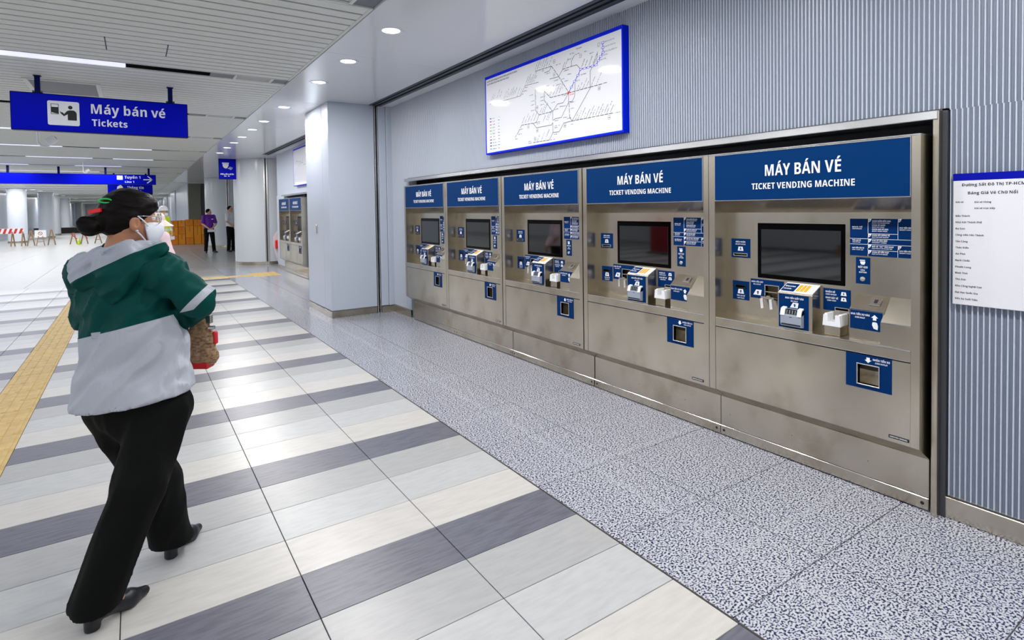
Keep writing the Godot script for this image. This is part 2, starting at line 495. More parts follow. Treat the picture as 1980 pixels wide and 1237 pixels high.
# ------------------------------------------------------------------ floor
func floor_of_hall() -> void:
	var f := setting("floor", "striped pale tile floor with a granite border and a yellow tactile path")
	part(f, "grout_bed", MB.new().box(Vector3(-12.5, -0.12, -125), Vector3(4.9, -0.006, 7)).mesh(), M.grout)
	var names := ["tile_dark", "tile_grey", "tile_light", "tile_white"]
	var z0 := -3.562                     # far edge of a dark row
	# column joints, from the granite border to the left
	var cols := [[1.145, 1.765], [0.532, 1.145], [-0.084, 0.532], [-0.685, -0.084], [-1.24, -0.985]]
	var x := -1.24
	while x > -11.0:
		cols.append([x - COL, x]); x -= COL
	var proto := {}
	var far := {}
	var singles := []
	for j in range(-39, 28):
		var za := z0 + ROW * j
		var mname: String = names[posmod(j, 4)]
		for ci in cols.size():
			var c: Array = cols[ci]
			# is the tile near enough and inside the picture?
			var zc := za + ROW * 0.5
			var xc: float = (c[0] + c[1]) * 0.5
			var depth := 0.553 * xc - 0.833 * zc
			var side := 0.833 * xc + 0.553 * zc
			var seen := depth > 0.8 and absf(side) < depth * 1.02 + 0.4
			if seen: singles.append([depth, j, ci, mname])
			else:
				if not far.has(mname): far[mname] = MB.new()
				far[mname].box(Vector3(c[0] + 0.0018, -0.03, za + 0.0018), Vector3(c[1] - 0.0018, 0, za + ROW - 0.0018))
	singles.sort_custom(func(a, b): return a[0] < b[0])
	for i in singles.size():
		var s: Array = singles[i]
		var c: Array = cols[s[2]]
		var za: float = z0 + ROW * s[1]
		if i < 300:
			var key := "%.4f" % (c[1] - c[0])
			if not proto.has(key):
				var w: float = (c[1] - c[0]) * 0.5 - 0.0018
				proto[key] = MB.new().bev(Vector3(-w, -0.03, -ROW * 0.5 + 0.0018), Vector3(w, 0, ROW * 0.5 - 0.0018), 0.0012).mesh()
			part(f, "tile", proto[key], M[s[3]], Vector3((c[0] + c[1]) * 0.5, 0, za + ROW * 0.5))
		else:
			if not far.has(s[3]): far[s[3]] = MB.new()
			far[s[3]].box(Vector3(c[0] + 0.0018, -0.03, za + 0.0018), Vector3(c[1] - 0.0018, 0, za + ROW - 0.0018))
	for k in far:
		part(f, "tile_field", far[k].mesh(), M[k]).set_meta("kind", "stuff")
	# yellow tactile path: square tiles with raised bars
	var tt := MB.new().bev(Vector3(-0.148, -0.03, -0.148), Vector3(0.148, 0.0, 0.148), 0.0015)
	for b in 4:
		var bx := -0.1125 + 0.075 * b
		tt.bev(Vector3(bx - 0.016, -0.004, -0.138), Vector3(bx + 0.016, 0.0045, 0.138), 0.004)
	var ttm := tt.mesh()
	for i in 54:
		part(f, "tactile_tile", ttm, M.tactile, Vector3(-0.835, 0, -14.5 + 0.3 * i))
	var cross := tt.moved(Transform3D(Basis(Vector3.UP, PI / 2), Vector3.ZERO)).mesh()
	for i in 10:
		part(f, "tactile_tile", cross, M.tactile, Vector3(-0.535 + 0.3 * i, 0.0015, -14.48))
	for i in 2:
		for j in 3: part(f, "tactile_tile", ttm, M.tactile, Vector3(2.44 + 0.3 * i, 0.0015, -14.83 + 0.3 * j))
	# granite border in front of the machines
	var gs := MB.new().bev(Vector3(-0.3075, -0.03, -0.293), Vector3(0.3075, 0, 0.293), 0.001).mesh()
	var gl := MB.new().bev(Vector3(-0.403, -0.03, -0.293), Vector3(0.403, 0, 0.293), 0.001).mesh()
	for i in range(-3, 27):
		var gz := -0.93 - 0.5905 * i
		part(f, "granite_slab", gs, M.granite, Vector3(2.08, 0, gz))
		part(f, "granite_slab", gl, M.granite, Vector3(2.796, 0, gz))
	part(f, "border_strip", MB.new().box(Vector3(1.764, -0.03, -16.6), Vector3(1.772, 0.0005, 2.8)).mesh(), M.steel_dark)
	part(f, "granite_field", MB.new().box(Vector3(3.2, -0.03, -16.6), Vector3(4.3, -0.002, 6.9)).box(Vector3(1.77, -0.03, 1.15), Vector3(3.2, -0.001, 6.9)).mesh(), M.granite).set_meta("kind", "stuff")
	# plain large tiles beyond the stripes
	var big := MB.new().bev(Vector3(-0.615, -0.03, -0.597), Vector3(0.615, 0, 0.597), 0.0015).mesh()
	var rest := MB.new()
	for r in 90:
		var pz := -15.1 - 0.6 - 1.2 * r
		for c in range(-11, 4):
			var px := 1.766 - 0.6165 + 1.233 * c
			if px > 1.8 and r == 0: continue
			if r < 10 and absf(0.833 * px + 0.553 * pz) < (0.553 * px - 0.833 * pz) * 1.0 and px < 3.6: part(f, "plain_tile", big, M.tile_plain, Vector3(px, -0.001, pz))
			else: rest.box(Vector3(px - 0.615, -0.03, pz - 0.597), Vector3(px + 0.615, -0.001, pz + 0.597))
	part(f, "plain_tile_field", rest.mesh(), M.tile_plain).set_meta("kind", "stuff")
	part(f, "plain_tile_field", MB.new().box(Vector3(-11.2, -0.03, 4.72), Vector3(1.762, -0.001, 6.9)).mesh(), M.tile_plain).set_meta("kind", "stuff")

# ------------------------------------------------------------------ ceiling
func ceiling_of_hall() -> void:
	var c := setting("ceiling", "white slatted ceiling with dark service slots and light strips")
	part(c, "slab", MB.new().box(Vector3(-12.5, 3.3, -125), Vector3(4.9, 3.5, 7)).mesh(), M.void_black)
	part(c, "backing_board", MB.new().box(Vector3(-12.5, 3.10, -125), Vector3(1.56, 3.12, 7)).mesh(), M.void_black)
	var x1 := 1.535
	var slat := MB.new().bev(Vector3(-9.0, CEIL, -0.0625), Vector3(x1, CEIL + 0.012, 0.0625), 0.003).mesh()
	var rest := MB.new()
	for k in range(-4, 40):
		var za := slot_z(k) - 0.125            # slats of the bay beyond slot k
		var zb := slot_z(k + 1) + 0.125
		var num := 18
		var pitch := (za - zb) / num
		for i in num:
			var z := za - pitch * (i + 0.5)
			if k > -2 and k < 8 and z < -1.5: part(c, "slat", slat, M.ceiling_white, Vector3(0, 0, z))
			else: rest.box(Vector3(-9.0, CEIL, z - 0.0625), Vector3(x1, CEIL + 0.012, z + 0.0625))
		# edge of the bay
		part(c, "edge_trim", MB.new().bev(Vector3(x1, CEIL - 0.004, zb), Vector3(1.562, CEIL + 0.04, za), 0.003).mesh(), M.ceiling_white)
		for e in [za + 0.006, zb - 0.006]:
			rest.box(Vector3(-9.0, CEIL - 0.002, e - 0.006), Vector3(1.562, CEIL + 0.01, e + 0.006))
	part(c, "slat_field", rest.mesh(), M.ceiling_white).set_meta("kind", "stuff")
	# the margin of the ceiling out of sight to the left
	part(c, "margin", MB.new().box(Vector3(-12.5, CEIL, -125), Vector3(-9.0, CEIL + 0.05, 7)).mesh(), M.ceiling_white)
	# slots: dark pit, light strips, grey cover, white grille
	for k in range(-4, 38):
		var z := slot_z(k)
		part(c, "slot_lining", MB.new().box(Vector3(-9.0, 3.085, z - 0.125), Vector3(1.562, 3.097, z + 0.125)).box(Vector3(-9.0, CEIL + 0.003, z - 0.128), Vector3(1.562, 3.09, z - 0.124)).box(Vector3(-9.0, CEIL + 0.003, z + 0.124), Vector3(1.562, 3.09, z + 0.128)).mesh(), M.void_black)
		if k < 16:
			for s in strip_segments(k):
				part(c, "light_strip", MB.new().bev(Vector3(s[0], 3.031, z - 0.112), Vector3(s[1], 3.06, z + 0.112), 0.008).mesh(), M.strip_lamp, Vector3.ZERO, "glowing pale violet strip light in a ceiling slot")
		if k < 14:
			part(c, "slot_cover", MB.new().bev(Vector3(0.75, 3.04, z - 0.118), Vector3(0.985, 3.06, z + 0.118), 0.003).mesh(), M.slot_grey)
			part(c, "slot_cover", MB.new().bev(Vector3(1.395, 3.04, z - 0.118), Vector3(1.56, 3.06, z + 0.118), 0.003).mesh(), M.slot_grey)
			var g := MB.new()
			for t in [[0.985, 1.012], [1.365, 1.395]]: g.bev(Vector3(t[0], CEIL - 0.002, z - 0.122), Vector3(t[1], CEIL + 0.03, z + 0.122), 0.003)
			for t in [-0.11, 0.11]: g.bev(Vector3(0.99, CEIL - 0.002, z + t - 0.012), Vector3(1.39, CEIL + 0.03, z + t + 0.012), 0.003)
			var gr := part(c, "air_grille", g.mesh(), M.ceiling_white, Vector3.ZERO, "white framed air grille in a ceiling slot")
			for t in 5: part(gr, "grille_bar", MB.new().box(Vector3(1.012, CEIL + 0.004, z - 0.088 + 0.044 * t - 0.006), Vector3(1.365, CEIL + 0.02, z - 0.088 + 0.044 * t + 0.006)).mesh(), M.ceiling_white)
	# access hatch outlined in the slats, and the return-air panel above the first sign
	var h := MB.new()
	for t in [-0.17, 0.301]: h.box(Vector3(t - 0.005, CEIL - 0.001, -6.43), Vector3(t + 0.005, CEIL + 0.01, -5.99))
	part(c, "hatch_joint", h.mesh(), M.dark_metal)
	var fr := MB.new()
	fr.bev(Vector3(-1.0, CEIL - 0.012, -9.05), Vector3(-0.95, CEIL + 0.01, -8.15), 0.004).bev(Vector3(-0.335, CEIL - 0.012, -9.05), Vector3(-0.285, CEIL + 0.01, -8.15), 0.004)
	fr.bev(Vector3(-0.95, CEIL - 0.012, -8.2), Vector3(-0.335, CEIL + 0.01, -8.15), 0.004).bev(Vector3(-0.95, CEIL - 0.012, -9.05), Vector3(-0.335, CEIL + 0.01, -9.0), 0.004)
	var rf := part(c, "return_air_frame", fr.mesh(), M.ceiling_white)
	part(rf, "mesh_panel", MB.new().box(Vector3(-0.95, CEIL - 0.004, -9.0), Vector3(-0.335, CEIL + 0.004, -8.2)).mesh(), M.slot_grey)
	# soffit over the machines, in panels, with the shutter track and the strip beside the wall
	var zj := [6.8, 5.15, 2.5, -0.15, -2.8, -5.45, -8.1, -10.75, -13.4, -16.05, -18.7, -21.35, -24.0, -26.65, -29.3, -31.95]
	for i in zj.size() - 1:
		part(c, "soffit_panel", MB.new().bev(Vector3(1.566, SOFFIT, zj[i + 1] + 0.002), Vector3(2.86, SOFFIT + 0.05, zj[i] - 0.002), 0.002).mesh(), M.soffit_white)
	part(c, "soffit_gap", MB.new().box(Vector3(1.562, 3.05, -32), Vector3(3.2, 3.09, 6.9)).mesh(), M.dark_metal)
	var tr := MB.new()
	tr.bev(Vector3(2.862, SOFFIT - 0.004, -16), Vector3(2.9, SOFFIT + 0.03, 6.8), 0.003).bev(Vector3(2.928, SOFFIT - 0.004, -16), Vector3(2.966, SOFFIT + 0.03, 6.8), 0.003).bev(Vector3(2.99, SOFFIT - 0.012, -16), Vector3(3.04, SOFFIT + 0.03, 6.8), 0.003)
	part(c, "shutter_track", tr.mesh(), M.dark_metal, Vector3.ZERO, "dark metal shutter track let into the white soffit")
	part(c, "soffit_strip", MB.new().bev(Vector3(3.05, SOFFIT - 0.006, -16), Vector3(3.205, SOFFIT + 0.04, 6.8), 0.003).mesh(), M.soffit_white)
	part(c, "soffit_panel", MB.new().box(Vector3(2.86, SOFFIT + 0.002, -34), Vector3(4.7, SOFFIT + 0.05, -16)).mesh(), M.soffit_white)
	part(c, "far_soffit", MB.new().box(Vector3(1.566, SOFFIT, -125), Vector3(4.7, SOFFIT + 0.05, -31.95)).mesh(), M.ceiling_white)
	downlights()

func downlights() -> void:
	var ring := MB.new().lathe([[0.092, 0.004], [0.094, -0.004], [0.106, -0.004], [0.109, 0.004]], 32).mesh()
	var lens := MB.new().lathe([[0.0, -0.003], [0.06, -0.0028], [0.093, 0.001]], 32)
	var lm := MB.new().lathe([[0.093, 0.002], [0.06, -0.002], [0.0, -0.0022]], 32).mesh()
	var near := [4.6, 3.4, 2.2, 1.1, -0.05, -1.17, -2.3, -3.42, -4.54, -5.69, -6.78, -8.64, -10.14, -11.25, -12.44, -13.53, -14.63, -15.98]
	for i in near.size():
		lamp_at(Vector3(1.86, SOFFIT, near[i]), ring, lm, "round flush downlight in the white soffit in front of the machines", "soffit downlights", SPOT_POWER)
	for p in [[-4.95, -43.2], [-4.85, -45.4], [-4.75, -53.2], [-4.65, -56.7], [-4.55, -66.7], [-4.5, -76.6]]:
		lamp_at(Vector3(p[0], CEIL, p[1]), ring, lm, "small bright downlight beside the far round columns", "downlights beside the far columns", 0.7, 2.0)

func lamp_at(at: Vector3, ring: Mesh, lm: Mesh, label: String, group: String, power: float, big := 1.0) -> void:
	var o := thing("downlight", label, "ceiling light", at, 0.0, group)
	part(o, "trim_ring", ring, M.soffit_white).scale = Vector3.ONE * big
	part(o, "lens", lm, M.lamp_white).scale = Vector3.ONE * big
	var a := AreaLight3D.new()
	a.name = "lamp_glow"
	o.add_child(a)
	a.position = Vector3(0, -0.012, 0)
	a.rotation.x = -PI / 2
	a.area_size = Vector2(0.165, 0.165) * big
	a.area_range = 40.0
	a.area_attenuation = 2.0
	a.light_energy = power
	a.light_color = Color(1.0, 0.99, 0.98)
	a.shadow_enabled = true

# ------------------------------------------------------------------ walls
func ribs(w: Node3D, z_from: float, z_to: float, y0: float, y1: float, x: float) -> void:      # sheet with slender upright fins, facing -x
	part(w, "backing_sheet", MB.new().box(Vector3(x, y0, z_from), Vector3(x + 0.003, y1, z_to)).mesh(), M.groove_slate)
	var m := MB.new()
	var n := int(round((z_to - z_from) / 0.0212))
	var p := (z_to - z_from) / n
	for i in n:
		var z := z_from + p * (i + 0.5)
		var pts := [Vector2(z - 0.0026, x), Vector2(z - 0.0021, x - 0.0105), Vector2(z - 0.0012, x - 0.0118), Vector2(z + 0.0012, x - 0.0118), Vector2(z + 0.0021, x - 0.0105), Vector2(z + 0.0026, x)]
		for k in 5:
			var a: Vector2 = pts[k]; var b: Vector2 = pts[k + 1]
			m.quad(Vector3(a.y, y0, a.x), Vector3(b.y, y0, b.x), Vector3(b.y, y1, b.x), Vector3(a.y, y1, a.x))
	part(w, "fins", m.mesh(), M.rib_blue).set_meta("kind", "stuff")

func walls_of_hall() -> void:
	var w := setting("wall_right", "blue-grey ribbed metal wall around the ticket machines")
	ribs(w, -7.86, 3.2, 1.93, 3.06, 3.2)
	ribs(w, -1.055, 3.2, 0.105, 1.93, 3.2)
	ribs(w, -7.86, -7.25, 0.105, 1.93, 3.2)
	part(w, "core", MB.new().box(Vector3(3.203, 1.93, -7.9), Vector3(3.3, 3.3, 6.9)).box(Vector3(3.203, 0, -1.06), Vector3(3.3, 1.93, 6.9)).box(Vector3(3.203, 0, -7.9), Vector3(3.3, 1.93, -7.25)).mesh(), M.wall_blue)
	part(w, "alcove_lining", MB.new().box(Vector3(3.9, 0, -16.3), Vector3(4.1, 3.3, -0.9)).box(Vector3(3.3, 0, -1.06), Vector3(3.9, 2.2, -0.96)).box(Vector3(3.3, 1.95, -7.9), Vector3(3.9, 2.05, -1.06)).box(Vector3(3.3, 0, -7.9), Vector3(3.9, 2.2, -7.8)).mesh(), M.slot_grey)
	# beyond the first column: smooth panels of the second alcove
	part(w, "smooth_panel", MB.new().box(Vector3(3.2, 1.93, -15.9), Vector3(3.3, 3.3, -9.0)).mesh(), M.wall_blue)
	part(w, "smooth_panel", MB.new().box(Vector3(3.2, 0.1, -16.0), Vector3(3.3, 1.93, -15.12)).mesh(), M.wall_blue)
	part(w, "smooth_panel", MB.new().box(Vector3(3.3, 0, -16.2), Vector3(4.7, 3.3, -16.0)).mesh(), M.panel_white)
	part(w, "smooth_panel", MB.new().box(Vector3(3.2, 0.0, -12.4), Vector3(3.3, 1.93, -9.0)).mesh(), M.wall_blue)
	part(w, "far_panel", MB.new().box(Vector3(4.62, 0, -33), Vector3(4.7, 3.3, -16)).mesh(), M.panel_white)
	# skirtings
	var b := setting("baseboard_right", "brushed steel skirting along the ribbed wall")
	part(b, "skirting", MB.new().bev(Vector3(3.175, 0.0, -1.07), Vector3(3.21, 0.1, 3.2), 0.003).bev(Vector3(3.175, 0.0, -7.86), Vector3(3.21, 0.1, -7.25), 0.003).bev(Vector3(3.175, 0.0, -16.0), Vector3(3.21, 0.1, -15.1), 0.003).mesh(), M.steel)
	# steel frame round the machine opening
	var t := setting("trim_1", "polished steel frame around the opening for the ticket machines")
	part(t, "head", MB.new().bev(Vector3(3.12, 1.885, -7.26), Vector3(3.24, 1.927, -1.075), 0.003).mesh(), M.steel_bright)
	part(t, "jamb", MB.new().bev(Vector3(3.13, 0.0, -1.097), Vector3(3.24, 1.927, -1.072), 0.003).mesh(), M.steel)
	part(t, "seal", MB.new().box(Vector3(3.17, 0.0, -1.0718), Vector3(3.2, 1.935, -1.052)).box(Vector3(3.17, 1.9275, -7.26), Vector3(3.2, 1.937, -1.052)).mesh(), M.dark_metal)
	var t2 := setting("trim_2", "polished steel frame over the second row of ticket machines")
	part(t2, "head", MB.new().bev(Vector3(3.12, 1.885, -15.05), Vector3(3.24, 1.927, -11.0), 0.003).mesh(), M.steel_bright)
	# shell out of sight
	var l := setting("wall_left", "pale panel wall on the far side of the hall")
	for i in 20:
		part(l, "panel", MB.new().bev(Vector3(-12.3, 0, 6.9 - 6.6 * (i + 1) + 0.006), Vector3(-12.1, 3.3, 6.9 - 6.6 * i - 0.006), 0.004).mesh(), M.far_wall)
	part(l, "core", MB.new().box(Vector3(-12.6, 0, -125), Vector3(-12.3, 3.3, 7)).mesh(), M.far_wall)
	var k := setting("wall_back", "pale wall at the near end of the hall")
	part(k, "panel", MB.new().box(Vector3(-12.6, 0, 6.9), Vector3(4.9, 3.3, 7.2)).mesh(), M.far_wall)
	var e := setting("wall_far", "pale wall at the far end of the hall")
	part(e, "panel", MB.new().box(Vector3(-12.6, 0, -100.2), Vector3(4.9, 3.3, -100)).mesh(), M.far_wall)
	part(w, "far_core", MB.new().box(Vector3(4.7, 0, -125), Vector3(4.9, 3.3, 7)).mesh(), M.far_wall)

# ------------------------------------------------------------------ columns
func columns_of_hall() -> void:
	var c := thing("column", "square blue-grey panelled column with a steel plinth beside the ticket machines", "column", Vector3(2.27, 0, -7.88))
	part(c, "front_panel", MB.new().bev(Vector3(0.0, 0.1, -0.02), Vector3(0.66, 3.02, 0.0), 0.004).mesh(), M.wall_blue)
	part(c, "corner_panel", MB.new().bev(Vector3(0.0, 0.1, -0.32), Vector3(0.02, 3.02, -0.022), 0.004).mesh(), M.wall_blue)
	part(c, "side_panel", MB.new().bev(Vector3(0.0, 0.1, -1.22), Vector3(0.02, 3.02, -0.324), 0.003).mesh(), M.wall_blue)
	part(c, "core", MB.new().box(Vector3(0.02, 0, -1.215), Vector3(0.66, 3.02, -0.02)).box(Vector3(0.66, 0, -1.215), Vector3(0.93, 3.02, -0.12)).mesh(), M.wall_blue)
	part(c, "plinth", MB.new().bev(Vector3(-0.006, 0, -1.225), Vector3(0.66, 0.092, 0.006), 0.003).mesh(), M.steel)
	var g := MB.new().bev(Vector3(0.665, 0, -0.03), Vector3(0.682, 3.02, 0.016), 0.003).bev(Vector3(0.70, 0, -0.03), Vector3(0.717, 3.02, 0.016), 0.003)
	var gd := part(c, "shutter_guide", g.mesh(), M.steel_bright, Vector3.ZERO, "upright steel shutter guide")
	part(gd, "slit_shade_strip", MB.new().box(Vector3(0.682, 0, -0.06), Vector3(0.70, 3.02, -0.05)).mesh(), M.dark_metal)  # dark strip put in for the shade of the slit between the bars
	part(c, "return_panel", MB.new().bev(Vector3(0.72, 0.1, -0.02), Vector3(0.83, 3.02, 0.02), 0.004).bev(Vector3(0.835, 0.1, -0.02), Vector3(0.925, 3.02, 0.03), 0.004).mesh(), M.wall_blue)
	part(c, "return_plinth", MB.new().bev(Vector3(0.72, 0.0, -0.02), Vector3(0.92, 0.092, 0.036), 0.003).mesh(), M.steel)
	var lk := part(c, "key_switch", MB.new().bev(Vector3(-0.012, 1.17, -0.705), Vector3(0.0, 1.3, -0.665), 0.003).mesh(), M.steel_bright, Vector3.ZERO, "small steel key switch plate with a yellow tab")
	part(lk, "tab", MB.new().box(Vector3(-0.014, 1.26, -0.7), Vector3(-0.011, 1.29, -0.67)).mesh(), M.print_orange)
	pier(Vector3(3.28, 0, -17.95), 0.86, "rounded white pier with a dark shutter guide beside the second machine row")
	pier(Vector3(3.55, 0, -27.9), 0.95, "distant rounded white pier behind the man in the purple shirt")
	var i := 0
	for p in [[-5.4, -41.0, 0.43], [-4.9, -48.5, 0.43], [-5.35, -66.0, 0.43], [-5.9, -90.0, 0.43], [-6.1, -98.5, 0.43], [-5.1, -54.5, 0.43]]:
		var cc := thing("round_column", "plain round pale column far down the hall on the left", "column", Vector3(p[0], 0, p[1]), 0.0, "far round columns")
		part(cc, "shaft", MB.new().lathe([[p[2], 0.1], [p[2], 3.03]], 40).mesh(), M.panel_white)
		part(cc, "plinth", MB.new().lathe([[p[2] + 0.012, 0.0], [p[2] + 0.012, 0.1], [p[2], 0.1]], 40).mesh(), M.steel)
		i += 1

func pier(at: Vector3, r: float, label: String) -> void:
	var c := thing("pier", label, "column", at)
	part(c, "shell", MB.new().lathe([[r, 0.09], [r, 3.018]], 56).mesh(), M.panel_white)
	part(c, "plinth", MB.new().lathe([[r + 0.008, 0.0], [r + 0.008, 0.09], [r - 0.02, 0.09]], 56).mesh(), M.steel)
	var ang := atan2(-cos(0.16), -sin(0.16))
	var d := Vector3(-0.17, 0, 0.985).normalized()
	var s := Vector3(d.z, 0, -d.x)
	var g := MB.new()
	g.bar(d * (r + 0.0) - s * 0.035, d * (r + 0.0) - s * 0.035 + Vector3(0, 3.015, 0), 0.03, 0.05, d).bar(d * r + s * 0.035, d * r + s * 0.035 + Vector3(0, 3.015, 0), 0.03, 0.05, d)
	var gd := part(c, "shutter_guide", g.mesh(), M.steel_bright)
	part(gd, "slit_shade_strip", MB.new().bar(d * (r - 0.01), d * (r - 0.01) + Vector3(0, 3.015, 0), 0.05, 0.03, d).mesh(), M.dark_metal)  # dark strip on the shell stands in for the shaded slit of the guide

# ------------------------------------------------------------------ ticket machines
# machine axes: x to the right as one faces it, y up, z out of the wall; z = 0 is the plinth, 0.115 the front
func side(poly: Array, x0: float, x1: float) -> MB:      # outline in (z, y) pushed from x0 to x1
	var p := PackedVector2Array()
	for q in poly: p.append(Vector2(q[0], q[1]))
	return MB.new().prism(p, -x1, -x0).moved(Transform3D(Basis(Vector3(0, 0, 1), Vector3(0, 1, 0), Vector3(-1, 0, 0)), Vector3.ZERO))

func holed(x0: float, y0: float, x1: float, y1: float, z0: float, z1: float, holes: Array) -> MB:     # sheet with rectangular openings [x0, y0, x1, y1]
	var m := MB.new()
	var xs := [x0, x1]
	for h in holes:
		xs.append(h[0]); xs.append(h[2])
	xs.sort()
	for i in xs.size() - 1:
		var a: float = xs[i]; var b: float = xs[i + 1]
		if b - a < 1e-5: continue
		var mid := (a + b) * 0.5
		var cuts := []
		for h in holes:
			if mid > h[0] and mid < h[2]: cuts.append([h[1], h[3]])
		cuts.sort_custom(func(p, q): return p[0] < q[0])
		var y := y0
		for c in cuts:
			m.box(Vector3(a, y, z0), Vector3(b, c[0], z1))
			y = c[1]
		m.box(Vector3(a, y, z0), Vector3(b, y1, z1))
	return m

func pocket(x0: float, y0: float, x1: float, y1: float, z: float, deep: float) -> MB:      # lining of an opening, open towards +z
	var m := MB.new()
	var t := 0.0015
	m.box(Vector3(x0 - t, y0 - t, z - deep - t), Vector3(x1 + t, y1 + t, z - deep))
	m.box(Vector3(x0 - t, y0 - t, z - deep), Vector3(x0, y1 + t, z)).box(Vector3(x1, y0 - t, z - deep), Vector3(x1 + t, y1 + t, z))
	m.box(Vector3(x0, y0 - t, z - deep), Vector3(x1, y0, z)).box(Vector3(x0, y1, z - deep), Vector3(x1, y1 + t, z))
	return m

func rim(x0: float, y0: float, x1: float, y1: float, w: float, z0: float, z1: float) -> MB:         # raised frame round an opening
	return MB.new().bev(Vector3(x0 - w, y0 - w, z0), Vector3(x1 + w, y0, z1), 0.001).bev(Vector3(x0 - w, y1, z0), Vector3(x1 + w, y1 + w, z1), 0.001).bev(Vector3(x0 - w, y0, z0), Vector3(x0, y1, z1), 0.001).bev(Vector3(x1, y0, z0), Vector3(x1 + w, y1, z1), 0.001)

func plate(parent: Node3D, called: String, x0: float, y0: float, x1: float, y1: float, z: float, m: Material, print_mb: MB = null, thick := 0.002, holes := []) -> MeshInstance3D:
	var sheet := holed(x0, y0, x1, y1, z - 0.002, z + thick, holes) if holes else MB.new().bev(Vector3(x0, y0, z - 0.002), Vector3(x1, y1, z + thick), 0.0006)
	var o := part(parent, called, sheet.mesh(), m)
	if print_mb and print_mb.v.size(): part(o, "lettering", print_mb.mesh(), M.print_white)
	if arrows:
		part(o, "icon_arrow", arrows.mesh(), M.label_blue)
		arrows = null
	return o

var arrows: MB

func ticket_icon(mb: MB, x: float, y: float, s: float, z: float, up: bool, slant := 0.0) -> void:   # a white ticket with a dark arrow on it
	var h := s * 0.66
	mb.flat(PackedVector2Array([Vector2(x - s * 0.5, y - h * 0.5), Vector2(x + s * 0.5, y - h * 0.5), Vector2(x + s * 0.36 + slant * s, y + h * 0.5), Vector2(x - s * 0.36 + slant * s, y + h * 0.5)]), z)
	var c := Vector2(x + slant * s * 0.5, y)
	var g := 1.0 if up else -1.0
	var q := s * 0.14
	if arrows == null: arrows = MB.new()
	arrows.flat(PackedVector2Array([c + Vector2(-q * 0.5, -q * 1.5 * g), c + Vector2(q * 0.5, -q * 1.5 * g), c + Vector2(q * 0.5, 0), c + Vector2(q * 1.3, 0), c + Vector2(0, q * 1.5 * g), c + Vector2(-q * 1.3, 0), c + Vector2(-q * 0.5, 0)]), z + 0.0005)

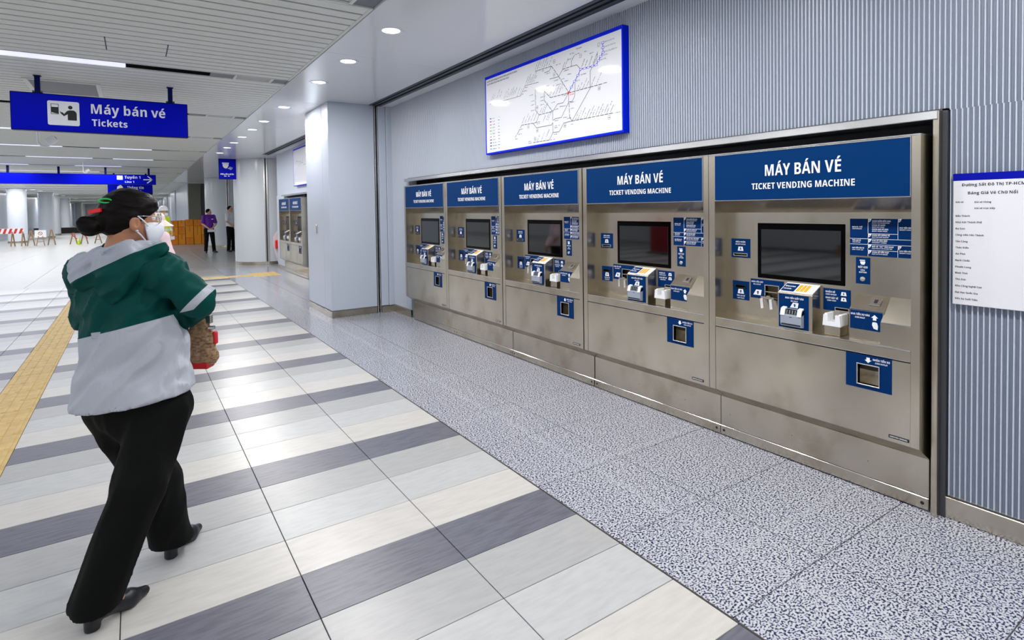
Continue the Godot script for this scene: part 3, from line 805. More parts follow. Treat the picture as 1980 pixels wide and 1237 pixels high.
func machine(left: float, right: float, label: String, group: String, coins_low := 0.0) -> Node3D:
	var W := right - left
	var k := W / 1.165
	var o := thing("ticket_machine", label, "ticket machine", Vector3(3.165, 0, left), -PI / 2, group)
	var F := 0.115
	var R := -0.005
	var xa := 0.046 * k
	var xb := 1.126 * k
	var post := [[F, 1.815], [F, 0.333], [0.0, 0.258], [-0.45, 0.258], [-0.45, 1.815]]
	part(o, "frame_post", side(post, 0.002, xa).mesh(), M.steel)
	part(o, "frame_post", side(post, xb, W - 0.002).mesh(), M.steel)
	var cup := [0.892 * k, 0.586, 0.988 * k, 0.683]
	var door := holed(xa + 0.0015, 0.333, xb - 0.0015, 0.733, F - 0.02, F - 0.002, [cup])
	door.add(side([[F - 0.002, 0.333], [-0.001, 0.2585], [-0.2, 0.2585], [-0.2, 0.333]], xa + 0.0015, xb - 0.0015))
	part(o, "lower_door", door.mesh(), M.steel)
	var sh := part(o, "counter", side([[F - 0.001, 0.738], [F - 0.001, 0.790], [F - 0.005, 0.794], [R - 0.02, 0.794], [R - 0.02, 0.738]], xa + 0.001, xb - 0.001).mesh(), M.steel)
	part(sh, "nosing", MB.new().bev(Vector3(xa + 0.001, 0.787, F - 0.004), Vector3(xb - 0.001, 0.7945, F + 0.0015), 0.002).mesh(), M.chrome)
	part(sh, "lower_nosing", MB.new().bev(Vector3(xa + 0.001, 0.738, F - 0.004), Vector3(xb - 0.001, 0.7425, F + 0.001), 0.002).mesh(), M.chrome)
	var h_receipt := [0.103 * k, 1.184, 0.193 * k, 1.193]
	var h_bill := [0.315 * k, 0.941, 0.397 * k, 1.011]
	var h_card := [0.725 * k, 0.921, 0.79 * k, 0.932]
	var h_in := [0.116 * k, 0.983, 0.179 * k, 0.993]
	part(o, "control_panel", holed(xa, 0.79, xb, 1.456, R - 0.02, R, [h_receipt, h_bill, h_card, h_in]).mesh(), M.steel)
	part(o, "hood", side([[F - 0.003, 1.525], [R, 1.452], [-0.44, 1.452], [-0.44, 1.814], [F - 0.003, 1.814]], xa + 0.001, xb - 0.001).mesh(), M.steel)
	part(o, "top_edge", MB.new().bev(Vector3(0.001, 1.8135, -0.45), Vector3(W - 0.001, 1.821, F + 0.002), 0.002).mesh(), M.steel_bright)
	# blue header
	var hp := MB.new()
	write(hp, "MÁY BÁN VÉ", 0.599 * k, 1.665, 0.0625, F + 0.0035, 0.5, 0.422 * k)
	var hq := MB.new()
	write(hq, "TICKET VENDING MACHINE", 0.59 * k, 1.59, 0.034, F + 0.0035, 0.5, 0.574 * k)
	var hd := plate(o, "header", xa + 0.003, 1.53, xb - 0.003, 1.806, F - 0.001, M.header_blue, hp, 0.003)
	part(hd, "lettering", hq.mesh(), M.print_white)
	var hf := MB.new()
	for yy in [1.5245, 1.8065]: hf.bev(Vector3(xa + 0.001, yy, F - 0.004), Vector3(xb - 0.001, yy + 0.0055, F + 0.005), 0.0015)
	for xx in [xa + 0.001, xb - 0.005]: hf.bev(Vector3(xx, 1.53, F - 0.004), Vector3(xx + 0.004, 1.8065, F + 0.005), 0.0012)
	part(hd, "header_frame", hf.mesh(), M.steel_bright)
	# screen
	var sc := part(o, "screen_bezel", MB.new().bev(Vector3(0.264 * k, 1.055, R - 0.002), Vector3(0.773 * k, 1.388, R + 0.004), 0.002).mesh(), M.bezel)
	part(sc, "screen", MB.new().bev(Vector3(0.288 * k, 1.08, R), Vector3(0.752 * k, 1.352, R + 0.0048), 0.001).mesh(), M.screen_glass, Vector3.ZERO, "dark switched-off glass touch screen")
	var z := R + 0.0026
	# receipt outlet
	var a := MB.new()
	write(a, "BIÊN NHẬN", 0.1475 * k, 1.264, 0.0085, z, 0.5, 0.066 * k)
	write(a, "RECEIPT OUTLET", 0.1475 * k, 1.25, 0.0065, z, 0.5, 0.07 * k)
	ticket_icon(a, 0.1475 * k, 1.225, 0.04 * k, z, false)
	var rp := plate(o, "receipt_plate", 0.082 * k, 1.169, 0.213 * k, 1.288, R, M.label_blue, a, 0.002, [h_receipt])
	part(rp, "slot_frame", rim(h_receipt[0], h_receipt[1], h_receipt[2], h_receipt[3], 0.006, R, R + 0.008).mesh(), M.steel_bright)
	part(rp, "slot_lining", pocket(h_receipt[0], h_receipt[1], h_receipt[2], h_receipt[3], R, 0.08).mesh(), M.steel)
	# card inlet
	a = MB.new()
	ticket_icon(a, 0.148 * k, 0.957, 0.044 * k, z, true)
	write(a, "TRẢ LẠI VÉ", 0.148 * k, 0.9255, 0.0085, z, 0.5, 0.056 * k)
	write(a, "CARD INLET", 0.148 * k, 0.912, 0.0065, z, 0.5, 0.05 * k)
	var cp := plate(o, "card_inlet_plate", 0.091 * k, 0.904, 0.205 * k, 1.022, R, M.label_blue, a, 0.002, [h_in])
	part(cp, "slot_frame", rim(h_in[0], h_in[1], h_in[2], h_in[3], 0.006, R, R + 0.007).mesh(), M.black_plastic, Vector3.ZERO, "black plastic card slot")
	part(cp, "slot_lining", pocket(h_in[0], h_in[1], h_in[2], h_in[3], R, 0.08).mesh(), M.black_plastic)
	# bill outlet
	a = MB.new()
	write(a, "NHẬN TIỀN GIẤY", 0.222 * k, 1.024, 0.0085, z, 0, 0.078 * k)
	write(a, "BILL OUTLET", 0.236 * k, 1.01, 0.0065, z, 0, 0.048 * k)
	ticket_icon(a, 0.259 * k, 0.964, 0.05 * k, z, true, 0.25)
	var bp := plate(o, "bill_outlet_plate", 0.216 * k, 0.928, 0.429 * k, 1.045, R, M.label_blue, a, 0.002, [h_bill])
	part(bp, "outlet_frame", rim(h_bill[0], h_bill[1], h_bill[2], h_bill[3], 0.006, R, R + 0.006).mesh(), M.steel_bright)
	part(bp, "outlet_lining", pocket(h_bill[0], h_bill[1], h_bill[2], h_bill[3], R, 0.12).mesh(), M.steel)
	var tray := MB.new()
	tray.bev(Vector3(0.315 * k, 0.972, R + 0.002), Vector3(0.397 * k, 0.979, R + 0.014), 0.001)
	tray.bev(Vector3(0.300 * k, 0.932, R + 0.02), Vector3(0.385 * k, 0.948, R + 0.032), 0.002).bev(Vector3(0.335 * k, 0.94, R), Vector3(0.36 * k, 0.955, R + 0.03), 0.002)
	var tp := part(bp, "bill_catch", tray.mesh(), M.steel)
	for xx in [0.305, 0.362]:
		part(tp, "prong", MB.new().bar(Vector3(xx * k, 0.935, R + 0.03), Vector3((xx + 0.016) * k, 0.878, R + 0.045), 0.018 * k, 0.004, Vector3(0, 0, 1)).mesh(), M.steel_bright)
	# card outlet and tray plate
	a = MB.new()
	write(a, "NHẬN VÉ", 0.671 * k, 1.012, 0.0095, z, 0, 0.05 * k)
	write(a, "CARD OUTLET", 0.671 * k, 0.999, 0.007, z, 0, 0.058 * k)
	write(a, "KHAY ĐẶT VÉ", 0.671 * k, 0.979, 0.0095, z, 0, 0.066 * k)
	write(a, "CARD TRAY", 0.679 * k, 0.966, 0.007, z, 0, 0.048 * k)
	ticket_icon(a, 0.766 * k, 1.012, 0.03 * k, z, false)
	ticket_icon(a, 0.766 * k, 0.982, 0.03 * k, z, false)
	var np := plate(o, "card_outlet_plate", 0.658 * k, 0.915, 0.801 * k, 1.035, R, M.label_blue, a, 0.002, [h_card])
	part(np, "slot_frame", rim(h_card[0], h_card[1], h_card[2], h_card[3], 0.005, R, R + 0.006).mesh(), M.steel_bright)
	part(np, "slot_lining", pocket(h_card[0], h_card[1], h_card[2], h_card[3], R, 0.08).mesh(), M.steel)
	instruction_table(o, k, R)
	# call button
	a = MB.new()
	a.flat(PackedVector2Array([Vector2(0.846 * k, 1.203), Vector2(0.846 * k, 1.198), Vector2(0.872 * k, 1.198), Vector2(0.872 * k, 1.203)]), z)
	a.flat(PackedVector2Array([Vector2(0.849 * k, 1.195), Vector2(0.849 * k, 1.187), Vector2(0.855 * k, 1.178), Vector2(0.868 * k, 1.178), Vector2(0.873 * k, 1.187), Vector2(0.873 * k, 1.195)]), z)
	write(a, "NÚT GỌI", 0.8615 * k, 1.16, 0.010, z, 0.5, 0.046 * k)
	write(a, "CALL", 0.8615 * k, 1.146, 0.0075, z, 0.5, 0.022 * k)
	write(a, "BUTTON", 0.8615 * k, 1.134, 0.0075, z, 0.5, 0.036 * k)
	var cl := plate(o, "call_plate", 0.827 * k, 1.077, 0.896 * k, 1.216, R, M.label_blue, a)
	part(cl, "call_button", MB.new().lathe([[0.0135, 0.0], [0.0135, 0.005], [0.011, 0.008], [0.0, 0.0095]], 20, Vector3(0.861 * k, 1.103, R), Basis(Vector3.RIGHT, PI / 2)).mesh(), M.steel_bright, Vector3.ZERO, "round steel push button")
	bill_box(o, k, R)
	# ticket tray: white tray with a notch on a steel foot
	var tf := part(o, "tray_foot", MB.new().bev(Vector3(0.702 * k, 0.794, R), Vector3(0.785 * k, 0.846, 0.077), 0.003).mesh(), M.steel)
	var ty := MB.new()
	ty.prism(PackedVector2Array([Vector2(0.697 * k, 0.846), Vector2(0.79 * k, 0.846), Vector2(0.786 * k, 0.905), Vector2(0.762 * k, 0.905), Vector2(0.762 * k, 0.868), Vector2(0.724 * k, 0.868), Vector2(0.724 * k, 0.905), Vector2(0.702 * k, 0.905)]), 0.066, 0.082)
	ty.bev(Vector3(0.699 * k, 0.846, R), Vector3(0.714 * k, 0.91, 0.067), 0.003).bev(Vector3(0.772 * k, 0.846, R), Vector3(0.788 * k, 0.91, 0.067), 0.003).bev(Vector3(0.7 * k, 0.846, R), Vector3(0.787 * k, 0.868, 0.067), 0.003)
	part(tf, "ticket_tray", ty.mesh(), M.white_plastic, Vector3.ZERO, "white plastic ticket tray with a notched front")
	coin_box(o, k, R, xb)
	# coin outlet in the lower door
	a = MB.new()
	var zf := F + 0.0008
	var ax := 0.94 * k
	a.flat(PackedVector2Array([Vector2(ax - 0.008, 0.724), Vector2(ax + 0.008, 0.724), Vector2(ax + 0.008, 0.711), Vector2(ax + 0.016, 0.711), Vector2(ax, 0.697), Vector2(ax - 0.016, 0.711), Vector2(ax - 0.008, 0.711)]), zf)
	write(a, "NHẬN TIỀN XU", 0.962 * k, 0.713, 0.0095, zf, 0, 0.076 * k)
	write(a, "COIN OUTLET", 0.972 * k, 0.699, 0.007, zf, 0, 0.056 * k)
	var co := plate(o, "coin_outlet_plate", 0.834 * k, 0.562, 1.046 * k, 0.7325, F - 0.002, M.label_blue, a, 0.0022, [cup])
	var cw := MB.new()
	for t in [[0.886, 0.580, 0.994, 0.586], [0.886, 0.683, 0.994, 0.689]]: cw.bev(Vector3(t[0] * k, t[1], F - 0.002), Vector3(t[2] * k, t[3], F + 0.006), 0.0015)
	for t in [[0.886, 0.892], [0.988, 0.994]]: cw.bev(Vector3(t[0] * k, 0.586, F - 0.002), Vector3(t[1] * k, 0.683, F + 0.006), 0.0015)
	var wf := part(co, "window_frame", cw.mesh(), M.steel_bright)
	part(wf, "cup", pocket(cup[0], cup[1], cup[2], cup[3], F - 0.002, 0.09).mesh(), M.steel)
	part(wf, "flap", MB.new().bar(Vector3(0.94 * k, 0.682, F - 0.004), Vector3(0.94 * k, 0.655, F - 0.03), 0.094 * k, 0.002, Vector3(0, 0, 1)).mesh(), M.steel_bright)
	# maker's plate
	a = MB.new()
	write(a, "NIPPON SIGNAL", 1.077 * k, 0.356, 0.0065, F + 0.0008, 0.5, 0.076 * k)
	plate(o, "maker_plate", 1.033 * k, 0.351, 1.121 * k, 0.367, F - 0.002, M.black_plastic, a, 0.0022)
	# plinth
	var pl := part(o, "plinth", MB.new().bev(Vector3(0.002, 0.066, -0.4), Vector3(W - 0.002, 0.2575, 0.0), 0.002).mesh(), M.steel)
	for i in 6:
		part(pl, "screw", MB.new().lathe([[0.003, 0.0], [0.003, 0.0012], [0.0, 0.0016]], 8, Vector3(W * (0.06 + 0.176 * i), 0.15 - 0.08 * (i % 2), 0.0), Basis(Vector3.RIGHT, PI / 2)).mesh(), M.steel_dark)
	var kk := part(o, "kick_plate", MB.new().bev(Vector3(0.002, 0.006, -0.3), Vector3(W - 0.002, 0.0655, 0.006), 0.0025).mesh(), M.steel)
	part(kk, "top_lip", MB.new().bev(Vector3(0.002, 0.0625, 0.0), Vector3(W - 0.002, 0.066, 0.0075), 0.0012).mesh(), M.chrome)
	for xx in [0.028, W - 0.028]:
		part(kk, "bolt_hole_disc", MB.new().lathe([[0.0085, 0.0], [0.0085, 0.0012], [0.0, 0.0012]], 14, Vector3(xx, 0.036, 0.0055), Basis(Vector3.RIGHT, PI / 2)).mesh(), M.black_plastic)  # flat black disc put on in place of a dark bolt hole
	return o

func instruction_table(o: Node3D, k: float, R: float) -> void:
	var x0 := 0.797 * k; var x1 := 1.085 * k
	var y0 := 1.224; var y1 := 1.418
	var a := MB.new()
	var z := R + 0.0026
	var c1 := 0.885 * k; var c2 := 1.0225 * k
	var ln := 0.0018
	a.rect(c1, y0, c1 + ln, y1, z).rect(c2, 1.313, c2 + ln, y1, z).rect(c2, y0, c2 + ln, 1.282, z)
	a.rect(x0, 1.313, x1, 1.313 + ln, z).rect(x0, 1.284, x1, 1.284 + ln, z).rect(c1, 1.340, c2, 1.340 + ln, z).rect(c1, 1.254, c2, 1.254 + ln, z)
	var t := func(s: String, en: String, x: float, y: float, w: float) -> void:
		write(a, s, x, y, 0.0068, z, 0, w * k)
		if en: write(a, en, x, y - 0.0088, 0.0046, z, 0, w * 0.94 * k)
	t.call("MUA VÉ", "TICKET PURCHASE", x0 + 0.012 * k, 1.372, 0.05)
	t.call("TRẢ LẠI VÉ", "CARD RETURN", x0 + 0.012 * k, 1.302, 0.042)
	t.call("NẠP TIỀN VÀO VÉ", "SVC TOP UP", x0 + 0.012 * k, 1.262, 0.058)
	t.call("CHỌN ĐIỂM ĐẾN (GA)", "SELECT THE DESTINATION", c1 + 0.02 * k, 1.403, 0.086)
	t.call("CHỌN VÉ NGÀY", "SELECT DAY TICKET", c1 + 0.02 * k, 1.382, 0.062)
	t.call("CHỌN GIÁ VÉ (GA)", "SELECT TICKET PRICE", c1 + 0.02 * k, 1.361, 0.075)
	t.call("CHỌN SỐ LƯỢNG VÉ", "SELECT THE TICKET QUANTITY", c1 + 0.02 * k, 1.330, 0.082)
	t.call("ĐƯA VÉ VÀO MÁY", "INSERT CARD", c1 + 0.02 * k, 1.302, 0.072)
	t.call("ĐẶT VÉ \"SVC\" VÀO KHAY", "PLACE YOUR SVC ON THE CARD TRAY", c1 + 0.02 * k, 1.272, 0.1)
	t.call("CHỌN SỐ TIỀN NẠP", "SELECT THE TOP UP AMOUNT", c1 + 0.02 * k, 1.243, 0.078)
	t.call("ĐƯA TIỀN VÀO", "INSERT CASH", c2 + 0.008 * k, 1.370, 0.052)
	t.call("ĐƯA TIỀN VÀO", "INSERT CASH", c2 + 0.008 * k, 1.254, 0.052)
	var num := MB.new()
	for q in [[c1, y1, "1"], [c1, 1.340, "2"], [c1, 1.313, "1"], [c1, 1.284, "1"], [c1, 1.254, "2"], [c2, y1, "3"], [c2, 1.282, "3"]]:
		a.flat(PackedVector2Array([Vector2(q[0], q[1]), Vector2(q[0], q[1] - 0.019), Vector2(q[0] + 0.011 * k, q[1] - 0.014), Vector2(q[0] + 0.018 * k, q[1])]), z)
		write(num, q[2], q[0] + 0.005 * k, q[1] - 0.013, 0.0085, z + 0.0004)
	var p := plate(o, "instruction_plate", x0, y0, x1, y1, R, M.label_blue, a)
	part(p, "step_numbers", num.mesh(), M.label_blue)

func bill_box(o: Node3D, k: float, R: float) -> void:
	var b := part(o, "bill_acceptor_box", side([[0.092, 0.794], [0.092, 0.994], [0.088, 0.999], [R, 1.045], [R, 0.794]], 0.45 * k, 0.648 * k).mesh(), M.steel)
	var a := MB.new()
	var z := 0.0946
	write(a, "ĐƯA TIỀN GIẤY VÀO", 0.548 * k, 0.966, 0.0095, z, 0.5, 0.105 * k)
	write(a, "BILL INLET", 0.548 * k, 0.951, 0.007, z, 0.5, 0.04 * k)
	ticket_icon(a, 0.545 * k, 0.932, 0.045 * k, z, true, 0.25)
	var p := plate(b, "bill_plate", 0.456 * k, 0.8, 0.628 * k, 0.99, 0.092, M.label_blue, null)
	part(p, "lettering", a.mesh(), M.print_white)
	# top label, lying on the sloping lid
	var d := Vector3(0, 0.046, -0.093).normalized()
	var n := Vector3(0, d.z * -1.0, d.y)
	var tb := Basis(Vector3.RIGHT, d, Vector3.RIGHT.cross(d))
	var tt := Transform3D(tb, Vector3(0, 0.9995, 0.0885))
	var lid := MB.new().bev(Vector3(0.454 * k, 0.002, 0.0), Vector3(0.644 * k, 0.1, 0.0022), 0.0006).moved(tt)
	part(b, "lid_label", lid.mesh(), M.print_white)
	var lb := MB.new().rect(0.458 * k, 0.01, 0.535 * k, 0.09, 0.0028)
	part(b, "lid_print", lb.moved(tt).mesh(), M.label_blue)
	var lo := MB.new()
	for i in 3: lo.rect((0.542 + 0.022 * i) * k, 0.018, (0.56 + 0.022 * i) * k, 0.085, 0.0028)
	part(b, "lid_notes", lo.moved(tt).mesh(), M.print_orange)
	var lt := MB.new()
	scribble(lt, 0.466 * k, 0.056, 0.058 * k, 0.012, 0.0034, 61)
	scribble(lt, 0.466 * k, 0.032, 0.045 * k, 0.01, 0.0034, 62)
	part(b, "lid_lettering", lt.moved(tt).mesh(), M.print_white)
	# moulded bill mouth
	var m := part(b, "bill_mouth", side([[0.094, 0.812], [0.118, 0.815], [0.122, 0.83], [0.122, 0.872], [0.112, 0.905], [0.094, 0.912]], 0.482 * k, 0.602 * k).mesh(), M.grey_plastic)
	part(m, "mouth_shoulder", side([[0.094, 0.885], [0.126, 0.875], [0.116, 0.912], [0.094, 0.92]], 0.482 * k, 0.507 * k).add(side([[0.094, 0.885], [0.126, 0.875], [0.116, 0.912], [0.094, 0.92]], 0.578 * k, 0.602 * k)).mesh(), M.white_plastic)
	part(m, "mouth_slit", side([[0.1, 0.886], [0.1195, 0.883], [0.1125, 0.908], [0.1, 0.91]], 0.509 * k, 0.576 * k).mesh(), M.black_plastic)
	var sl := MB.new()
	for i in 4: sl.bar(Vector3((0.518 + 0.016 * i) * k, 0.886, 0.1195), Vector3((0.518 + 0.016 * i) * k, 0.906, 0.114), 0.003, 0.002, Vector3(0, 0, 1))
	part(m, "guide_rib", sl.mesh(), M.grey_plastic)
	part(m, "lower_grille", MB.new().box(Vector3(0.488 * k, 0.822, 0.11), Vector3(0.597 * k, 0.829, 0.1225)).mesh(), M.black_plastic)
	part(m, "key_dot", MB.new().box(Vector3(0.535 * k, 0.866, 0.11), Vector3(0.549 * k, 0.869, 0.1228)).mesh(), M.black_plastic)

func coin_box(o: Node3D, k: float, R: float, xb: float) -> void:
	var x0 := 0.832 * k; var xm := 0.992 * k
	var c := part(o, "coin_box", side([[0.075, 0.794], [0.075, 0.953], [0.071, 0.957], [R, 1.024], [R, 0.794]], x0, xm).mesh(), M.steel)
	part(c, "coin_hopper", side([[0.108, 0.794], [0.108, 0.906], [0.104, 0.91], [R, 1.024], [R, 0.794]], xm, xb).mesh(), M.steel)
	part(c, "bright_edge", MB.new().bev(Vector3(x0, 0.9515, 0.071), Vector3(xm, 0.9575, 0.0765), 0.002).bev(Vector3(xm, 0.9045, 0.104), Vector3(xb, 0.9105, 0.1095), 0.002).mesh(), M.chrome)
	var a := MB.new()
	var z := 0.0778
	write(a, "ĐƯA TIỀN XU VÀO", 0.84 * k, 0.925, 0.0095, z, 0, 0.09 * k)
	write(a, "COIN INLET", 0.86 * k, 0.91, 0.0075, z, 0, 0.048 * k)
	var ax := 0.953 * k
	a.flat(PackedVector2Array([Vector2(ax - 0.008, 0.908), Vector2(ax + 0.008, 0.908), Vector2(ax + 0.008, 0.921), Vector2(ax + 0.016, 0.921), Vector2(ax, 0.936), Vector2(ax - 0.016, 0.921), Vector2(ax - 0.008, 0.921)]), z)
	a.flat(PackedVector2Array([Vector2(ax - 0.01, 0.898), Vector2(ax - 0.012, 0.884), Vector2(ax - 0.004, 0.866), Vector2(ax + 0.014, 0.862), Vector2(ax + 0.016, 0.88), Vector2(ax + 0.012, 0.896), Vector2(ax + 0.004, 0.9)]), z)
	plate(c, "coin_plate", x0 + 0.004, 0.853, xm - 0.004, 0.949, 0.075, M.label_blue, a)
	var d := Vector3(0, 0.067, -0.076).normalized()
	var tb := Basis(Vector3.RIGHT, d, Vector3.RIGHT.cross(d))
	var tt := Transform3D(tb, Vector3(0, 0.957, 0.071))
	var sl := part(c, "coin_slot", MB.new().bev(Vector3(0.913 * k, 0.028, 0.0), Vector3(0.965 * k, 0.078, 0.008), 0.003).moved(tt).mesh(), M.steel_bright)
	part(sl, "painted_slit", MB.new().box(Vector3(0.934 * k, 0.042, 0.006), Vector3(0.95 * k, 0.066, 0.0086)).moved(tt).mesh(), M.coin_slit_shade)  # no opening cut: the dark of the slot is a black block

func machine_wall() -> void:
	var g := "ticket machines in the ribbed wall"
	var lefts := [-7.112, -5.905, -4.692, -3.478]
	var lab := ["steel ticket machine at the column end of the front row of five", "steel ticket machine second from the square column in the front row of five", "steel ticket machine in the middle of the front row of five, under the map board", "steel ticket machine second from the fare board in the front row of five"]
	for i in 4: machine(lefts[i], lefts[i] + 1.2065, lab[i], g)
	machine(-2.272, -1.112, "steel ticket machine next to the fare board at the open end of the front row", g)
	machine(-15.03, -13.87, "steel ticket machine farther along the second row, nearest the rounded pier", "ticket machines in the second row")
	machine(-13.868, -12.708, "steel ticket machine in the second row, half behind the square column", "ticket machines in the second row")
	map_board()
	fare_board()
	var m2 := thing("map_board", "second route map board above the second row of machines", "map board", Vector3(3.14, 2.09, -13.7), -PI / 2)
	part(m2, "panel", MB.new().bev(Vector3(0.01, 0.012, 0.0), Vector3(1.99, 0.83, 0.012), 0.002).mesh(), M.board_white)
	part(m2, "frame", MB.new().bev(Vector3(0, 0, -0.05), Vector3(2.0, 0.012, 0.014), 0.002).bev(Vector3(0, 0.82, -0.05), Vector3(2.0, 0.85, 0.014), 0.002).bev(Vector3(0, 0, -0.05), Vector3(0.012, 0.85, 0.014), 0.002).bev(Vector3(1.988, 0, -0.05), Vector3(2.0, 0.85, 0.014), 0.002).mesh(), M.map_blue)
	var mk := MB.new()
	for i in 14: scribble(mk, 0.15 + 0.11 * i, 0.25 + 0.3 * absf(sin(i * 1.7)), 0.2, 0.012, 0.0128, 40 + i, 0.0 if i % 2 else 0.9)
	for i in 8: mk.rect(0.05, 0.06 + 0.03 * i, 0.09, 0.07 + 0.03 * i, 0.0128)
	part(m2, "print", mk.mesh(), M.print_grey)

# ------------------------------------------------------------------ boards on the wall
func dashed(mb: MB, pts: Array, on: float, off: float, w: float, z: float) -> void:
	for i in pts.size() - 1:
		var a := Vector2(pts[i][0], pts[i][1]); var b := Vector2(pts[i + 1][0], pts[i + 1][1])
		var l := a.distance_to(b)
		var d := (b - a) / l
		var t := 0.0
		while t < l:
			mb.stroke([a + d * t, a + d * minf(t + on, l)], w, z)
			t += on + off

func map_board() -> void:
	var o := thing("map_board", "wide white route map board with a blue frame above the front row of ticket machines", "map board", Vector3(3.135, 2.068, -5.095), -PI / 2)
	var w := 2.01; var h := 0.815
	part(o, "panel", MB.new().bev(Vector3(0.012, 0.012, -0.01), Vector3(w - 0.012, h - 0.012, 0.006), 0.001).mesh(), M.board_white)
	var fr := MB.new()
	fr.bev(Vector3(0, 0, -0.06), Vector3(w, 0.018, 0.01), 0.002).bev(Vector3(0, h - 0.03, -0.06), Vector3(w, h, 0.01), 0.002).bev(Vector3(0, 0.018, -0.06), Vector3(0.014, h - 0.03, 0.01), 0.002).bev(Vector3(w - 0.016, 0.018, -0.06), Vector3(w, h - 0.03, 0.01), 0.002)
	part(o, "frame", fr.mesh(), M.map_blue)
	part(o, "back", MB.new().box(Vector3(0.003, 0.003, -0.06), Vector3(w - 0.003, h - 0.003, -0.011)).mesh(), M.sign_edge)
	var z := 0.0066
	var line := MB.new()
	dashed(line, [[0.092, 0.522], [0.412, 0.514], [0.646, 0.511], [0.726, 0.594], [0.939, 0.586]], 0.014, 0.01, 0.006, z)
	for p in [[[0.888, 0.695], [1.132, 0.69], [1.23, 0.58], [1.362, 0.419]], [[1.287, 0.629], [1.404, 0.629]], [[0.938, 0.287], [1.141, 0.288]], [[0.659, 0.229], [0.849, 0.223]], [[0.991, 0.523], [1.02, 0.491], [1.11, 0.416], [1.362, 0.412], [1.636, 0.411], [1.774, 0.41]], [[1.403, 0.167], [1.901, 0.162]], [[0.845, 0.044], [1.085, 0.04]], [[0.659, 0.229], [0.608, 0.177], [0.536, 0.117]], [[0.888, 0.472], [0.885, 0.338]], [[1.018, 0.407], [1.141, 0.288]], [[1.365, 0.329], [1.373, 0.208]]]:
		dashed(line, p, 0.038, 0.012, 0.0062, z)
	for p in [[[1.132, 0.69], [1.098, 0.654], [1.029, 0.653]], [[1.105, 0.582], [1.229, 0.577], [1.287, 0.629]], [[1.404, 0.629], [1.472, 0.627], [1.516, 0.585]], [[1.404, 0.629], [1.405, 0.673], [1.444, 0.713]], [[0.889, 0.526], [0.882, 0.473]], [[0.885, 0.338], [0.938, 0.287], [0.895, 0.228], [0.849, 0.218]], [[1.02, 0.491], [1.018, 0.407]], [[1.141, 0.288], [1.139, 0.21]], [[1.141, 0.288], [1.208, 0.342], [1.289, 0.341], [1.362, 0.412]], [[0.849, 0.218], [0.897, 0.174], [1.122, 0.171], [1.139, 0.19], [1.142, 0.101], [1.228, 0.098], [1.294, 0.166], [1.403, 0.167]], [[1.148, 0.209], [1.173, 0.218], [1.263, 0.219], [1.36, 0.33], [1.366, 0.408]], [[1.373, 0.208], [1.403, 0.167]], [[1.403, 0.167], [1.636, 0.403], [1.638, 0.54], [1.674, 0.58], [1.723, 0.634], [1.726, 0.675]], [[1.447, 0.482], [1.446, 0.414], [1.438, 0.366], [1.407, 0.332], [1.368, 0.336]], [[1.085, 0.04], [1.142, 0.101]]]:
		dashed(line, p, 9.0, 0.0, 0.0052, z)
	part(o, "route_lines", line.mesh(), M.print_grey, Vector3.ZERO, "thin grey planned route lines")
	var st := [[1.374, 0.427], [1.401, 0.455], [1.444, 0.496], [1.486, 0.536], [1.523, 0.579], [1.572, 0.578], [1.617, 0.576], [1.667, 0.574], [1.708, 0.575], [1.736, 0.603], [1.764, 0.63], [1.791, 0.655], [1.789, 0.693], [1.788, 0.732]]
	var bl := MB.new()
	dashed(bl, st, 9.0, 0.0, 0.006, z + 0.0003)
	for i in range(1, st.size()): bl.rect(st[i][0] - 0.018, st[i][1] - 0.008, st[i][0] + 0.018, st[i][1] + 0.008, z + 0.0006)
	part(o, "blue_route", bl.mesh(), M.map_blue, Vector3.ZERO, "blue metro route with its stations")
	var wh := MB.new()
	for i in range(1, st.size()): wh.rect(st[i][0] - 0.014, st[i][1] - 0.0045, st[i][0] + 0.014, st[i][1] + 0.0045, z + 0.0009)
	part(o, "station_boxes", wh.mesh(), M.print_white)
	var red := mat("map_red", rgb(200, 16, 30), 0.4)
	part(o, "red_station", MB.new().flat(PackedVector2Array([Vector2(1.345, 0.408), Vector2(1.36, 0.4), Vector2(1.386, 0.416), Vector2(1.372, 0.427), Vector2(1.35, 0.424)]), z + 0.0009).mesh(), red)
	var tx := MB.new()
	write(tx, "Sơ đồ tuyến đường sắt đô thị thành phố Hồ Chí Minh", 0.036, 0.752, 0.015, z, 0, 0.557)
	write(tx, "Ho Chi Minh City Urban Rail Fare Chart", 0.04, 0.722, 0.015, z, 0, 0.41)
	var nm := [["Bến Xe Suối Tiên", 1.812, 0.728], ["Đại Học Quốc Gia", 1.815, 0.691], ["Khu Công Nghệ Cao", 1.817, 0.652], ["Thủ Đức", 1.79, 0.627], ["Bình Thái", 1.763, 0.598], ["Văn Thánh", 1.52, 0.528], ["Ba Son", 1.468, 0.49]]
	for n in nm: write(tx, n[0], n[1], n[2], 0.0105, z, 0, 0.0, false)
	for n in [["Phước Long", 1.68, 0.592], ["Rạch Chiếc", 1.63, 0.592], ["An Phú", 1.585, 0.594], ["Thảo Điền", 1.54, 0.594]]: write(tx, n[0], n[1], n[2], 0.0105, z, 0, 0.0, true, 1.0)
	part(o, "lettering", tx.mesh(), M.print_black)
	var rd := MB.new()
	write(rd, "Bến Thành", 1.383, 0.388, 0.0105, z, 0, 0.05)
	part(o, "red_lettering", rd.mesh(), red)
	var sm := MB.new()
	var i := 0
